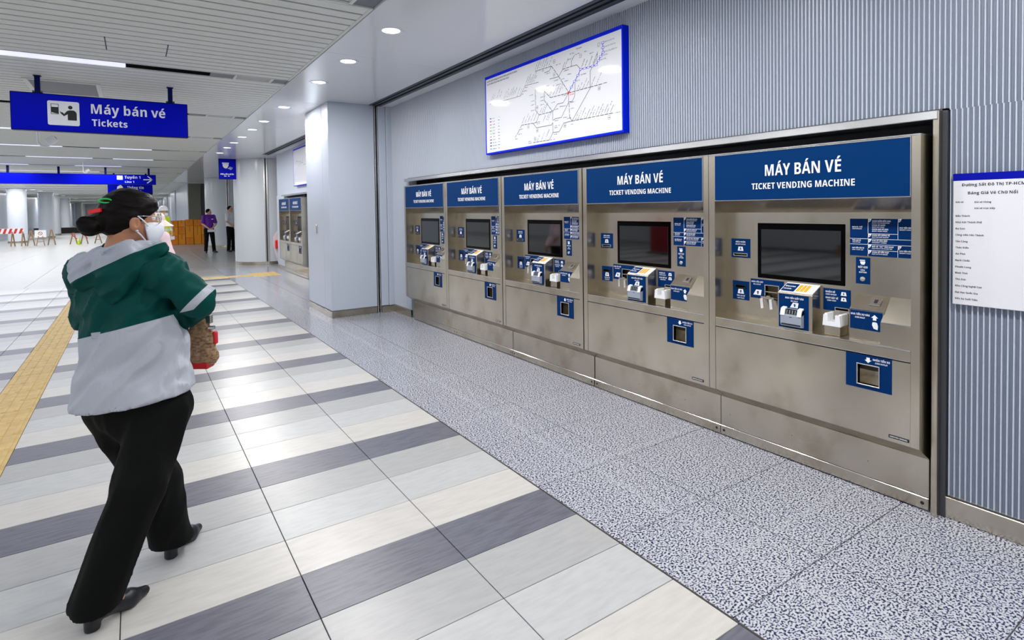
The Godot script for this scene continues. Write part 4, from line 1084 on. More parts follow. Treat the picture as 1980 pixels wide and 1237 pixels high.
	for p in [[0.128, 0.571], [0.162, 0.574], [0.23, 0.575], [0.285, 0.577], [0.36, 0.547], [0.392, 0.547], [0.424, 0.547], [0.455, 0.547], [0.486, 0.551], [0.517, 0.55], [0.548, 0.552], [0.587, 0.524], [0.637, 0.533], [0.736, 0.614], [0.765, 0.614], [0.793, 0.614], [0.821, 0.614], [0.849, 0.614], [0.877, 0.616], [0.888, 0.72], [0.919, 0.718], [0.951, 0.719], [0.987, 0.718], [1.022, 0.714], [1.056, 0.715], [1.099, 0.716], [1.102, 0.445], [1.153, 0.444], [1.194, 0.444], [1.235, 0.444], [1.469, 0.42], [1.499, 0.419], [1.543, 0.42], [1.586, 0.422], [1.65, 0.429], [1.713, 0.431], [1.449, 0.182], [1.48, 0.181], [1.517, 0.183], [1.553, 0.182], [1.589, 0.182], [1.625, 0.181], [1.66, 0.181], [1.695, 0.181], [1.73, 0.18], [1.764, 0.184], [1.797, 0.184], [1.83, 0.184], [1.869, 0.184], [0.669, 0.253], [0.718, 0.255], [0.766, 0.257], [0.813, 0.256], [0.859, 0.255], [0.951, 0.306], [0.986, 0.308], [1.013, 0.307], [0.909, 0.061], [0.972, 0.063], [1.034, 0.066], [1.002, 0.229], [1.046, 0.229], [1.072, 0.23], [1.287, 0.644], [1.319, 0.652]]:
		scribble(sm, p[0], p[1] - 0.012, 0.062 + 0.02 * (i % 3), 0.008, z, 100 + i, 0.95)
		i += 1
	for p in [[1.191, 0.686], [0.977, 0.677], [1.055, 0.637], [1.155, 0.554], [1.269, 0.547], [1.309, 0.521], [1.195, 0.511], [1.244, 0.471], [0.79, 0.489], [0.817, 0.43], [0.816, 0.395], [0.815, 0.343], [0.963, 0.443], [0.962, 0.411], [0.961, 0.374], [1.158, 0.301], [1.232, 0.315], [1.273, 0.312], [1.376, 0.327], [1.39, 0.275], [1.164, 0.202], [1.167, 0.155], [1.163, 0.14], [1.287, 0.212], [1.326, 0.197], [1.38, 0.142], [1.145, 0.083], [1.102, 0.041], [0.77, 0.061], [0.761, 0.044], [0.886, 0.224], [0.904, 0.209], [0.619, 0.192], [0.588, 0.148], [0.546, 0.108], [0.707, 0.576], [0.686, 0.546], [0.647, 0.523], [1.383, 0.737], [1.467, 0.76], [1.57, 0.713], [1.451, 0.717], [1.351, 0.695], [1.633, 0.683], [1.349, 0.571], [1.303, 0.611], [1.787, 0.412], [1.92, 0.161], [1.283, 0.403], [1.126, 0.368], [1.137, 0.48], [1.026, 0.527]]:
		scribble(sm, p[0], p[1] - 0.004, 0.045 + 0.012 * (i % 3), 0.008, z, 200 + i)
		i += 1
	for p in [[1.17, 0.723], [1.168, 0.608], [1.521, 0.691], [1.742, 0.727], [0.913, 0.36], [0.768, 0.201], [0.908, 0.148], [0.873, 0.074], [1.309, 0.141], [1.742, 0.383], [1.852, 0.135]]:
		var c := Vector2(p[0], p[1])
		sm.stroke([c + Vector2(-0.012, -0.014), c + Vector2(0.012, -0.014), c + Vector2(0.012, 0.014), c + Vector2(-0.012, 0.014), c + Vector2(-0.012, -0.014)], 0.0025, z)
		scribble(sm, c.x - 0.008, c.y - 0.005, 0.016, 0.01, z, 300 + i)
		i += 1
	for r in 11: scribble(sm, 0.135, 0.363 - 0.0314 * r, 0.045 + 0.03 * (1 if r in [8, 9, 10] else 0), 0.009, z, 400 + r)
	for r in 11: scribble(sm, 0.24, 0.363 - 0.0314 * r, 0.03, 0.009, z, 420 + r)
	part(o, "small_print", sm.mesh(), M.print_grey, Vector3.ZERO, "station names too small to read")
	var kc := [rgb(20, 60, 220), rgb(170, 20, 30), rgb(190, 100, 30), rgb(240, 150, 110), rgb(40, 190, 60), rgb(140, 220, 140), rgb(230, 60, 160), rgb(110, 50, 30), rgb(70, 30, 90), rgb(50, 50, 60), rgb(70, 170, 230)]
	for r in 11:
		part(o, "key_swatch", MB.new().rect(0.082, 0.363 - 0.0314 * r, 0.115, 0.374 - 0.0314 * r, z).mesh(), mat("key_%d" % r, kc[r], 0.5))

func fare_board() -> void:
	var o := thing("fare_board", "white braille fare board with a blue top band on the ribbed wall", "notice board", Vector3(3.185, 1.024, -1.0285), -PI / 2)
	part(o, "sheet", MB.new().bev(Vector3(0, 0, 0), Vector3(0.62, 0.604, 0.015), 0.002).mesh(), M.paper_white)
	part(o, "blue_band", MB.new().bev(Vector3(-0.0005, 0.571, 0.0), Vector3(0.6205, 0.6045, 0.0165), 0.002).mesh(), M.braille_blue)
	var a := MB.new()
	var z := 0.0156
	write(a, "Đường Sắt Đô Thị TP-HCM", 0.033, 0.5455, 0.0125, z, 0, 0.222, true)
	write(a, "Bảng Giá Vé Chữ Nổi", 0.056, 0.508, 0.0125, z, 0, 0.174, true)
	write(a, "Giá vé", 0.0107, 0.470, 0.0075, z, 0, 0.029, true)
	write(a, "Giá vé tháng", 0.08, 0.469, 0.0075, z, 0, 0.06, true)
	write(a, "Giá vé trực tiếp", 0.08, 0.441, 0.0075, z, 0, 0.0735, true)
	var rows := [["Bến Thành", 0.4088, 0.053], ["Nhà Hát Thành Phố", 0.38, 0.0965], ["Ba Son", 0.3505, 0.035], ["Công viên Văn Thánh", 0.3216, 0.1034], ["Tân Cảng", 0.2915, 0.0457], ["Thảo Điền", 0.2632, 0.0495], ["An Phú", 0.2343, 0.0366], ["Rạch Chiếc", 0.2042, 0.0544], ["Phước Long", 0.174, 0.0591], ["Bình Thái", 0.1457, 0.0462], ["Thủ Đức", 0.1167, 0.0405], ["Khu Công Nghệ Cao", 0.0865, 0.0982], ["Đại Học Quốc Gia", 0.0563, 0.0837], ["Bến Xe Suối Tiên", 0.0272, 0.0828]]
	for r in rows: write(a, r[0], 0.0107, r[1] - 0.003, 0.0078, z, 0, r[2], true)
	part(o, "lettering", a.mesh(), M.print_black)
	# raised braille dots under each line
	var d := MB.new()
	var rg := RandomNumberGenerator.new()
	rg.seed = 77
	for r in rows:
		var x := 0.02
		while x < 0.03 + r[2] * 1.35:
			for q in 6:
				if rg.randf() < 0.45: d.lathe([[0.0009, 0.0], [0.0006, 0.0005], [0.0, 0.0006]], 6, Vector3(x + 0.0023 * (q % 2), r[1] - 0.012 - 0.0023 * (q / 2), 0.0149), Basis(Vector3.RIGHT, PI / 2))
			x += 0.0062
	part(o, "braille_dots", d.mesh(), M.paper_white).set_meta("kind", "stuff")

# ------------------------------------------------------------------ hanging signs
func signs() -> void:
	var s := thing("hanging_sign", "large blue hanging sign reading Máy bán vé Tickets with a pictogram", "sign", Vector3(-1.07, 2.425, -7.94))
	part(s, "board", MB.new().bev(Vector3(0, 0, -0.09), Vector3(1.652, 0.41, 0.0), 0.004).mesh(), M.sign_edge)
	part(s, "face", MB.new().bev(Vector3(0.008, 0.008, -0.01), Vector3(1.644, 0.402, 0.003), 0.001).mesh(), M.sign_blue)
	for x in [0.228, 1.475]:
		var p := part(s, "hanger", MB.new().bev(Vector3(x - 0.024, 0.41, -0.07), Vector3(x + 0.024, 0.608, -0.022), 0.003).mesh(), M.sign_edge)
		part(p, "bolt", MB.new().cyl(Vector3(x - 0.045, 0.428, -0.045), Vector3(x + 0.045, 0.428, -0.045), 0.012, 10).mesh(), M.steel_dark)
		part(p, "flange", MB.new().bev(Vector3(x - 0.035, 0.596, -0.08), Vector3(x + 0.035, 0.604, -0.012), 0.002).mesh(), M.sign_edge)
	var a := MB.new()
	var z := 0.0036
	var pic := PackedVector2Array()
	for c in [[0.572, 0.318, 0.0], [0.328, 0.318, PI / 2], [0.328, 0.088, PI], [0.572, 0.088, PI * 1.5]]:
		for i in 5: pic.append(Vector2(c[0], c[1]) + Vector2.from_angle(c[2] + PI / 8 * i) * 0.018)
	a.flat(pic, z)
	part(s, "pictogram_plate", a.mesh(), M.print_white)
	a = MB.new()
	write(a, "Máy bán vé", 0.696, 0.222, 0.105, z, 0, 0.72)
	part(s, "lettering", a.mesh(), M.print_white)
	a = MB.new()
	write(a, "Tickets", 0.70, 0.082, 0.074, z, 0, 0.335)
	part(s, "lettering", a.mesh(), M.print_white)
	var b := MB.new()
	var zb := 0.0042
	b.disc(Vector2(0.51, 0.272), 0.02, zb)
	b.flat(PackedVector2Array([Vector2(0.485, 0.13), Vector2(0.485, 0.196), Vector2(0.452, 0.172), Vector2(0.425, 0.2), Vector2(0.418, 0.222), Vector2(0.424, 0.224), Vector2(0.43, 0.212), Vector2(0.438, 0.216), Vector2(0.455, 0.198), Vector2(0.48, 0.232), Vector2(0.5, 0.241), Vector2(0.54, 0.241), Vector2(0.56, 0.225), Vector2(0.565, 0.205), Vector2(0.565, 0.13)]), zb)
	b.stroke([Vector2(0.342, 0.3), Vector2(0.405, 0.3), Vector2(0.405, 0.192), Vector2(0.342, 0.192), Vector2(0.342, 0.3)], 0.005, zb)
	b.flat(PackedVector2Array([Vector2(0.344, 0.268), Vector2(0.403, 0.268), Vector2(0.403, 0.196), Vector2(0.375, 0.2), Vector2(0.344, 0.21)]), zb)
	part(s, "pictogram", b.mesh(), M.print_black, Vector3.ZERO, "black pictogram of a person at a ticket machine")
	# direction sign farther on
	var t := thing("hanging_sign", "long blue hanging sign reading Tuyến 1 Line 1 with an arrow", "sign", Vector3(-4.8, 2.478, -22.5))
	part(t, "board", MB.new().bev(Vector3(0, 0, -0.1), Vector3(5.45, 0.335, 0.0), 0.004).mesh(), M.sign_edge)
	part(t, "face", MB.new().bev(Vector3(0.01, 0.008, -0.01), Vector3(5.44, 0.327, 0.003), 0.001).mesh(), M.sign_blue)
	for x in [0.45, 1.65, 2.86, 4.06, 5.25]: part(t, "hanger", MB.new().bev(Vector3(x - 0.03, 0.335, -0.07), Vector3(x + 0.03, 0.556, -0.02), 0.003).mesh(), M.sign_edge)
	a = MB.new()
	write(a, "Tuyến 1", 4.57, 0.2, 0.085, 0.0046, 0, 0.44)
	part(t, "lettering", a.mesh(), M.print_white)
	a = MB.new()
	write(a, "Line 1", 4.58, 0.06, 0.062, 0.0046, 0, 0.25)
	part(t, "lettering", a.mesh(), M.print_white)
	a = MB.new()
	a.stroke([Vector2(5.1, 0.17), Vector2(5.34, 0.17)], 0.032, 0.0046).stroke([Vector2(5.22, 0.28), Vector2(5.34, 0.17), Vector2(5.2, 0.06)], 0.032, 0.0046)
	part(t, "arrow", a.mesh(), M.print_white)
	a = MB.new()
	a.rect(4.36, 0.16, 4.52, 0.295, 0.0046)
	part(t, "pictogram", a.mesh(), M.print_white)
	var u := thing("hanging_sign", "blue hanging sign reading Thông tin partly hidden behind the Line 1 sign", "sign", Vector3(-0.79, 2.235, -25.5))
	part(u, "board", MB.new().bev(Vector3(0, 0, -0.1), Vector3(1.41, 0.41, 0.0), 0.004).mesh(), M.sign_edge)
	part(u, "face", MB.new().bev(Vector3(0.008, 0.05, -0.01), Vector3(1.402, 0.402, 0.003), 0.001).mesh(), M.sign_blue)
	for x in [0.2, 1.2]: part(u, "hanger", MB.new().bev(Vector3(x - 0.03, 0.41, -0.07), Vector3(x + 0.03, 0.8, -0.02), 0.003).mesh(), M.sign_edge)
	a = MB.new()
	write(a, "Thông tin", 0.6, 0.21, 0.1, 0.0046, 0, 0.52)
	write(a, "Information", 0.62, 0.1, 0.07, 0.0046, 0, 0.42)
	a.flat(PackedVector2Array([Vector2(0.28, 0.2), Vector2(0.48, 0.2), Vector2(0.46, 0.3), Vector2(0.4, 0.36), Vector2(0.3, 0.3)]), 0.0046)
	part(u, "lettering", a.mesh(), M.print_white)
	# small camera notice under the soffit
	var v := thing("hanging_sign", "small square blue sign with a dome camera pictogram under the soffit by the rounded pier", "sign", Vector3(1.998, 2.435, -17.5))
	part(v, "board", MB.new().bev(Vector3(0, 0, -0.06), Vector3(0.44, 0.575, 0.0), 0.004).mesh(), M.sign_edge)
	part(v, "face", MB.new().bev(Vector3(0.008, 0.008, -0.01), Vector3(0.432, 0.567, 0.003), 0.001).mesh(), M.sign_blue)
	a = MB.new()
	a.rect(0.085, 0.435, 0.26, 0.465, 0.0046)
	a.flat(PackedVector2Array([Vector2(0.1, 0.43), Vector2(0.1, 0.37), Vector2(0.13, 0.32), Vector2(0.18, 0.3), Vector2(0.22, 0.32), Vector2(0.25, 0.38), Vector2(0.25, 0.43)]), 0.0046)
	for i in 3: a.stroke([Vector2(0.235 + 0.03 * i, 0.3 - 0.015 * i), Vector2(0.265 + 0.03 * i, 0.31 - 0.01 * i), Vector2(0.285 + 0.03 * i, 0.35 - 0.01 * i)], 0.013, 0.0046)
	scribble(a, 0.04, 0.125, 0.34, 0.042, 0.0046, 5)
	scribble(a, 0.13, 0.075, 0.16, 0.03, 0.0046, 6)
	part(v, "lettering", a.mesh(), M.print_white)
	# ceiling cameras on bent pipes
	hook_camera(Vector3(-0.99, CEIL, -9.25), 0.63, 0.13, "bent white pipe with a camera hanging below the Tickets sign")
	hook_camera(Vector3(-1.17, CEIL, -20.0), 0.33, 0.1, "bent white pipe with a camera in front of the Line 1 sign")

func hook_camera(at: Vector3, drop: float, w: float, label: String) -> void:
	var o := thing("ceiling_camera", label, "camera", at)
	var p := [Vector3.ZERO, Vector3(0, -drop + w * 0.5, 0)]
	for i in 9: p.append(Vector3(w * 0.5 - w * 0.5 * cos(PI * i / 8.0 * 0.85), -drop + w * 0.4 - w * 0.55 * sin(PI * i / 8.0 * 0.85), 0))
	part(o, "pipe", MB.new().tube(p, 0.014, 10).mesh(), M.white_plastic)
	part(o, "flange", MB.new().lathe([[0.045, -0.012], [0.045, 0.0]], 16).mesh(), M.white_plastic)
	var e: Vector3 = p[-1]
	var c := part(o, "camera_body", MB.new().lathe([[0.0, -0.06], [0.045, -0.05], [0.05, 0.0], [0.045, 0.05], [0.0, 0.06]], 18, e + Vector3(0.01, 0.04, 0), Basis(Vector3(0, 0, 1), -0.9)).mesh(), M.white_plastic)
	part(c, "lens", MB.new().lathe([[0.0, 0.062], [0.024, 0.058], [0.03, 0.045]], 14, e + Vector3(0.01, 0.04, 0), Basis(Vector3(0, 0, 1), -0.9)).mesh(), M.black_plastic)

# ------------------------------------------------------------------ the far end of the hall
func far_end() -> void:
	var w := setting("wall_far_right", "pale panelled wall running on down the right of the hall")
	for i in 12:
		var z := -33.0 - 5.4 * i
		part(w, "panel", MB.new().bev(Vector3(2.3 + 0.06 * (i % 2), 0, z - 5.38), Vector3(2.55, 3.02, z), 0.01).mesh(), M.wall_blue)
	part(w, "olive_panel", MB.new().bev(Vector3(2.33, 0, -32.99), Vector3(2.89, 3.02, -32.9), 0.004).mesh(), M.olive_wall)
	part(w, "dark_panel", MB.new().bev(Vector3(2.9, 0, -32.99), Vector3(4.2, 3.02, -32.93), 0.004).mesh(), M.dark_metal)
	var lw := setting("wall_far_left", "pale panelled wall behind the far round columns")
	for i in 9: part(lw, "panel", MB.new().bev(Vector3(-7.1, 0, -44.0 - 6.2 * i - 6.17), Vector3(-6.9 + 0.05 * (i % 2), 3.02, -44.0 - 6.2 * i), 0.01).mesh(), M.wall_blue)
	# orange cartons stacked in front of it
	var xs := [[1.385, 1.725], [1.73, 2.02], [2.05, 2.37], [2.385, 2.7], [2.715, 2.99]]
	var cuts := [[0.0, 0.42, 0.83, 1.16], [0.0, 0.5, 0.86, 1.17], [0.0, 0.33, 0.9, 1.2], [0.0, 0.88, 1.18], [0.0, 0.45, 0.87, 1.17]]
	mat("carton", rgb(240, 150, 20), 0.7)
	mat("carton_dark", rgb(228, 134, 14), 0.7)
	mat("tape", rgb(206, 120, 18), 0.5)
	var tier := ["at the bottom", "in the middle", "on top"]
	var stacks := ["the stack nearest the helmeted worker", "the stack second from the helmeted worker", "the middle stack", "the stack second from the man in purple", "the stack nearest the man in purple"]
	for i in 5:
		var c: Array = cuts[i]
		for j in c.size() - 1:
			var tname: String = tier[2] if j == c.size() - 2 else tier[mini(j, 1)]
			var b := thing("carton", "orange carton %s of %s" % [tname, stacks[i]], "box", Vector3(xs[i][0], c[j], -31.0 - 0.03 * (i % 2)), 0.0, "orange cartons stacked by the far wall")
			var bw: float = xs[i][1] - xs[i][0]
			var bh: float = c[j + 1] - c[j]
			part(b, "box", MB.new().bev(Vector3(0.002, 0.0, -0.55), Vector3(bw - 0.002, bh - 0.006, -0.01 * j), 0.01).mesh(), M.carton if (i + j) % 2 else M.carton_dark)
			part(b, "tape_band", MB.new().box(Vector3(bw * 0.5 - 0.025, bh * 0.5, -0.2), Vector3(bw * 0.5 + 0.025, bh - 0.005, 0.002 - 0.01 * j)).mesh(), M.tape)
	# barricades and notices across the hall
	mat("wood_post", rgb(150, 118, 86), 0.7)
	mat("safety_red", rgb(206, 40, 46), 0.5)
	mat("safety_white", rgb(236, 234, 232), 0.5)
	mat("bench_dark", rgb(58, 52, 50), 0.6)
	mat("lime", rgb(190, 226, 40), 0.5)
	var b := thing("barricade", "red and white striped barricade board on wooden legs across the far hall", "barrier", Vector3(-6.0, 0, -36.5))
	part(b, "board", MB.new().bev(Vector3(0, 0.62, 0), Vector3(1.42, 0.87, 0.03), 0.004).mesh(), M.safety_white)
	for i in 7: part(b, "red_stripe", MB.new().prism(PackedVector2Array([Vector2(0.02 + 0.2 * i, 0.622), Vector2(0.12 + 0.2 * i, 0.622), Vector2(0.2 + 0.2 * i, 0.868), Vector2(0.1 + 0.2 * i, 0.868)]), 0.028, 0.033).mesh(), M.safety_red)
	for x in [0.15, 0.98, 1.38]:
		part(b, "leg", MB.new().bar(Vector3(x - 0.05, 0, 0.12), Vector3(x, 0.75, 0.0), 0.05, 0.05, Vector3(0, 0, 1)).bar(Vector3(x + 0.06, 0, -0.2), Vector3(x, 0.75, -0.03), 0.05, 0.05, Vector3(0, 0, 1)).mesh(), M.wood_post)
	var e := thing("easel_notice", "white notice with a red prohibition ring on a small wooden easel", "notice", Vector3(-4.12, 0, -36.0))
	part(e, "sheet", MB.new().bev(Vector3(0, 0.41, 0), Vector3(0.45, 0.77, 0.02), 0.003).mesh(), M.safety_white)
	var ring := MB.new()
	var rp := []
	for i in 21: rp.append(Vector2(0.22, 0.61) + Vector2(cos(TAU * i / 20), sin(TAU * i / 20)) * 0.075)
	ring.stroke(rp, 0.022, 0.0215).stroke([Vector2(0.17, 0.66), Vector2(0.27, 0.56)], 0.02, 0.0215)
	part(e, "red_ring", ring.mesh(), M.safety_red)
	for x in [[0.15, 0.06], [0.3, 0.38]]: part(e, "leg", MB.new().bar(Vector3(x[1], 0, 0.05), Vector3(x[0], 0.5, 0.0), 0.035, 0.035, Vector3(0, 0, 1)).mesh(), M.wood_post)
	part(e, "cross_bar", MB.new().bar(Vector3(0.1, 0.2, 0.03), Vector3(0.34, 0.2, 0.03), 0.03, 0.03).mesh(), M.wood_post)
	for q in [[-4.3, 0.75, false, "bare wooden trestle next to the striped barricade"], [-3.5, 0.78, false, "tall bare wooden trestle beside the white notice"], [-2.62, 0.58, true, "red board trestle behind the woman's hair bun, farther from the wall"], [-2.18, 0.62, true, "red board trestle with a lime bottle standing by it"], [-1.6, 0.5, false, "small wooden trestle seen below the woman's hair bun"]]:
		var t := thing("trestle", q[3], "trestle", Vector3(q[0], 0, -36.3), 0.0, "trestles across the far hall")
		for s in [-1.0, 1.0]: part(t, "leg", MB.new().bar(Vector3(s * 0.15, 0, 0.05 * s), Vector3(s * 0.02, q[1], 0), 0.05, 0.05, Vector3(0, 0, 1)).mesh(), M.wood_post)
		if q[2]: part(t, "board", MB.new().bar(Vector3(-0.1, q[1] - 0.05, 0.03), Vector3(0.14, q[1] * 0.45, 0.05), 0.03, 0.16, Vector3(0, 0, 1)).mesh(), M.safety_red)
		else: part(t, "cross_bar", MB.new().bar(Vector3(-0.1, q[1] * 0.4, 0.04), Vector3(0.1, q[1] * 0.4, 0.04), 0.03, 0.03).mesh(), M.wood_post)
	var bt := thing("bottle", "lime green bottle standing on the floor by a red trestle", "bottle", Vector3(-2.38, 0, -35.9))
	part(bt, "body", MB.new().lathe([[0.0, 0.0], [0.06, 0.0], [0.065, 0.02], [0.065, 0.2], [0.03, 0.27], [0.025, 0.3]], 16).mesh(), M.lime)
	part(bt, "cap", MB.new().lathe([[0.03, 0.29], [0.03, 0.33], [0.0, 0.335]], 12).mesh(), M.safety_white)
	var bn := thing("low_wall", "long low dark wall in front of the far round columns", "low wall", Vector3(-6.8, 0, -59.0))
	part(bn, "body", MB.new().bev(Vector3(0, 0, -0.5), Vector3(3.4, 0.42, 0.0), 0.01).mesh(), M.bench_dark)
	part(bn, "cap", MB.new().bev(Vector3(-0.02, 0.42, -0.52), Vector3(3.42, 0.46, 0.02), 0.01).mesh(), M.bench_dark)
	# help point between the rounded pier and the second machine row
	var h := thing("help_point", "pale curved help point hood with a red box beside the second machine row", "help point", Vector3(3.2, 0, -16.3))
	var hood := MB.new().prism(PackedVector2Array([Vector2(0.08, 0.05), Vector2(0.16, 0.05), Vector2(0.2, 0.3), Vector2(0.2, 1.05), Vector2(0.12, 1.03), Vector2(0.03, 0.93), Vector2(-0.04, 0.82), Vector2(-0.05, 0.6), Vector2(0.0, 0.35)]), -0.05, 0.0)
	part(h, "hood", hood.mesh(), mat("hood_pale", rgb(222, 212, 214), 0.3))
	part(h, "red_box", MB.new().bev(Vector3(-0.02, 0.5, 0.0), Vector3(0.13, 0.73, 0.12), 0.02).mesh(), mat("help_red", rgb(226, 24, 30), 0.3))
	part(h, "foot", MB.new().bev(Vector3(0.09, 0, -0.04), Vector3(0.15, 0.06, -0.01), 0.004).mesh(), M.steel)
	# a red advertising board out of the picture on the left, mirrored in a screen
	var rb := thing("standing_banner", "tall red standing banner on the far side of the hall", "banner", Vector3(-7.4, 0, -11.8), PI / 2)
	part(rb, "sheet", MB.new().bev(Vector3(-0.62, 0.06, -0.01), Vector3(0.62, 2.1, 0.01), 0.003).mesh(), mat("banner_red", rgb(150, 20, 34), 0.5))
	part(rb, "foot", MB.new().bev(Vector3(-0.66, 0.0, -0.15), Vector3(0.66, 0.06, 0.15), 0.005).mesh(), M.steel_dark)

# ------------------------------------------------------------------ people
class Blob:        # a distance field on a grid, meshed as surface nets
	var lo: Vector3
	var cell: float
	var nx: int
	var ny: int
	var nz: int
	var g := PackedFloat32Array()
	func _init(a: Vector3, b: Vector3, c: float) -> void:
		lo = a; cell = c
		nx = int(ceil((b.x - a.x) / c)) + 1; ny = int(ceil((b.y - a.y) / c)) + 1; nz = int(ceil((b.z - a.z) / c)) + 1
		g.resize(nx * ny * nz)
		g.fill(1.0)
	func span(a: Vector3, b: Vector3, pad: float) -> Array:
		var mn := (a.min(b) - Vector3.ONE * pad - lo) / cell
		var mx := (a.max(b) + Vector3.ONE * pad - lo) / cell
		return [maxi(int(floor(mn.x)), 0), mini(int(ceil(mx.x)), nx - 1), maxi(int(floor(mn.y)), 0), mini(int(ceil(mx.y)), ny - 1), maxi(int(floor(mn.z)), 0), mini(int(ceil(mx.z)), nz - 1)]
	func cap(a: Vector3, b: Vector3, ra: float, rb: float, k := 0.03, flat_dir := Vector3.ZERO, flat := 1.0) -> Blob:
		var s := span(a, b, maxf(ra, rb) + k + cell * 2.0)
		var ab := b - a
		var l2 := maxf(ab.length_squared(), 1e-9)
		var q := 1.0 / flat - 1.0
		for z in range(s[4], s[5] + 1):
			for y in range(s[2], s[3] + 1):
				var i: int = (z * ny + y) * nx + s[0]
				var p := lo + Vector3(s[0], y, z) * cell - a
				for x in range(s[0], s[1] + 1):
					var t := clampf(p.dot(ab) / l2, 0.0, 1.0)
					var e := p - ab * t
					if q != 0.0: e += flat_dir * (e.dot(flat_dir) * q)
					var d := e.length() - ra - (rb - ra) * t
					var o := g[i]
					var h := maxf(k - absf(o - d), 0.0)
					g[i] = minf(o, d) - h * h * 0.25 / k
					i += 1
					p.x += cell
		return self
	func ball(c: Vector3, r: Vector3, k := 0.02, basis := Basis.IDENTITY, carve := false) -> Blob:
		var big := maxf(r.x, maxf(r.y, r.z))
		var s := span(c, c, big + k + cell * 2.0)
		var inv := basis.inverse()
		for z in range(s[4], s[5] + 1):
			for y in range(s[2], s[3] + 1):
				for x in range(s[0], s[1] + 1):
					var p := inv * (lo + Vector3(x, y, z) * cell - c)
					var u := p / r
					var k0 := u.length()
					var k1 := (u / r).length()
					var d := k0 * (k0 - 1.0) / maxf(k1, 1e-6)
					var i := (z * ny + y) * nx + x
					var o := g[i]
					if carve:
						d = -d
						var h := maxf(k - absf(o - d), 0.0)
						g[i] = maxf(o, d) + h * h * 0.25 / k
					else:
						var h := maxf(k - absf(o - d), 0.0)
						g[i] = minf(o, d) - h * h * 0.25 / k
		return self
	func cut(f: Callable) -> Blob:           # keep where f(p) < 0
		for z in nz:
			for y in ny:
				for x in nx:
					var i := (z * ny + y) * nx + x
					if g[i] < cell * 3.0: g[i] = maxf(g[i], f.call(lo + Vector3(x, y, z) * cell))
		return self
	func folds(freq: float, amp: float, seed_: int, stretch := Vector3.ONE, along := Vector3.ZERO) -> Blob:      # creases in cloth
		var n := FastNoiseLite.new()
		n.seed = seed_
		n.frequency = freq
		n.fractal_octaves = 2
		for z in nz:
			for y in ny:
				for x in nx:
					var i := (z * ny + y) * nx + x
					if absf(g[i]) < cell * 3.0:
						var p := (lo + Vector3(x, y, z) * cell) * stretch
						p -= along * (p.dot(along) * 0.75)
						g[i] += amp * (absf(n.get_noise_3d(p.x, p.y, p.z)) * 2.0 - 0.6)
		return self
	func at(p: Vector3) -> float:
		var q := (p - lo) / cell
		var x := clampi(int(round(q.x)), 0, nx - 1); var y := clampi(int(round(q.y)), 0, ny - 1); var z := clampi(int(round(q.z)), 0, nz - 1)
		return g[(z * ny + y) * nx + x]
	func surface() -> MB:
		var m := MB.new()
		var idx := PackedInt32Array()
		idx.resize(nx * ny * nz)
		idx.fill(-1)
		var sy := nx
		var sz := nx * ny
		var off := [0, 1, sy, sy + 1, sz, sz + 1, sz + sy, sz + sy + 1]
		var edges := [[0, 1], [2, 3], [4, 5], [6, 7], [0, 2], [1, 3], [4, 6], [5, 7], [0, 4], [1, 5], [2, 6], [3, 7]]
		var lim := cell * 4.0
		for z in nz - 1:
			for y in ny - 1:
				var i := (z * ny + y) * nx
				for x in nx - 1:
					var g0 := g[i]
					if absf(g0) < lim:
						var c := [g0, g[i + 1], g[i + sy], g[i + sy + 1], g[i + sz], g[i + sz + 1], g[i + sz + sy], g[i + sz + sy + 1]]
						var neg := 0
						for t in 8: neg += 1 if c[t] < 0.0 else 0
						if neg > 0 and neg < 8:
							var sum := Vector3.ZERO
							var n := 0
							for e in edges:
								var a: float = c[e[0]]; var b: float = c[e[1]]
								if (a < 0.0) != (b < 0.0):
									var t := a / (a - b)
									var pa := Vector3(e[0] & 1, (e[0] >> 1) & 1, e[0] >> 2)
									var pb := Vector3(e[1] & 1, (e[1] >> 1) & 1, e[1] >> 2)
									sum += pa.lerp(pb, t)
									n += 1
							idx[i] = m.v.size()
							m.v.append(lo + (Vector3(x, y, z) + sum / n) * cell)
							m.n.append(Vector3(c[1] + c[3] + c[5] + c[7] - c[0] - c[2] - c[4] - c[6], c[2] + c[3] + c[6] + c[7] - c[0] - c[1] - c[4] - c[5], c[4] + c[5] + c[6] + c[7] - c[0] - c[1] - c[2] - c[3]).normalized())
					i += 1
		for z in range(1, nz - 1):
			for y in range(1, ny - 1):
				var i := (z * ny + y) * nx + 1
				for x in range(1, nx - 1):
					var a := g[i]
					if absf(a) < lim:
						if (a < 0.0) != (g[i + 1] < 0.0): face(m, idx[i - sy - sz], idx[i - sz], idx[i], idx[i - sy], a < 0.0)
						if (a < 0.0) != (g[i + sy] < 0.0): face(m, idx[i - 1 - sz], idx[i - 1], idx[i], idx[i - sz], a < 0.0)
						if (a < 0.0) != (g[i + sz] < 0.0): face(m, idx[i - 1 - sy], idx[i - sy], idx[i], idx[i - 1], a < 0.0)
					i += 1
		return m
	func face(m: MB, a: int, b: int, c: int, d: int, out: bool) -> void:
		if a < 0 or b < 0 or c < 0 or d < 0: return
		if out: m.ix.append_array([a, c, b, a, d, c])
		else: m.ix.append_array([a, b, c, a, c, d])

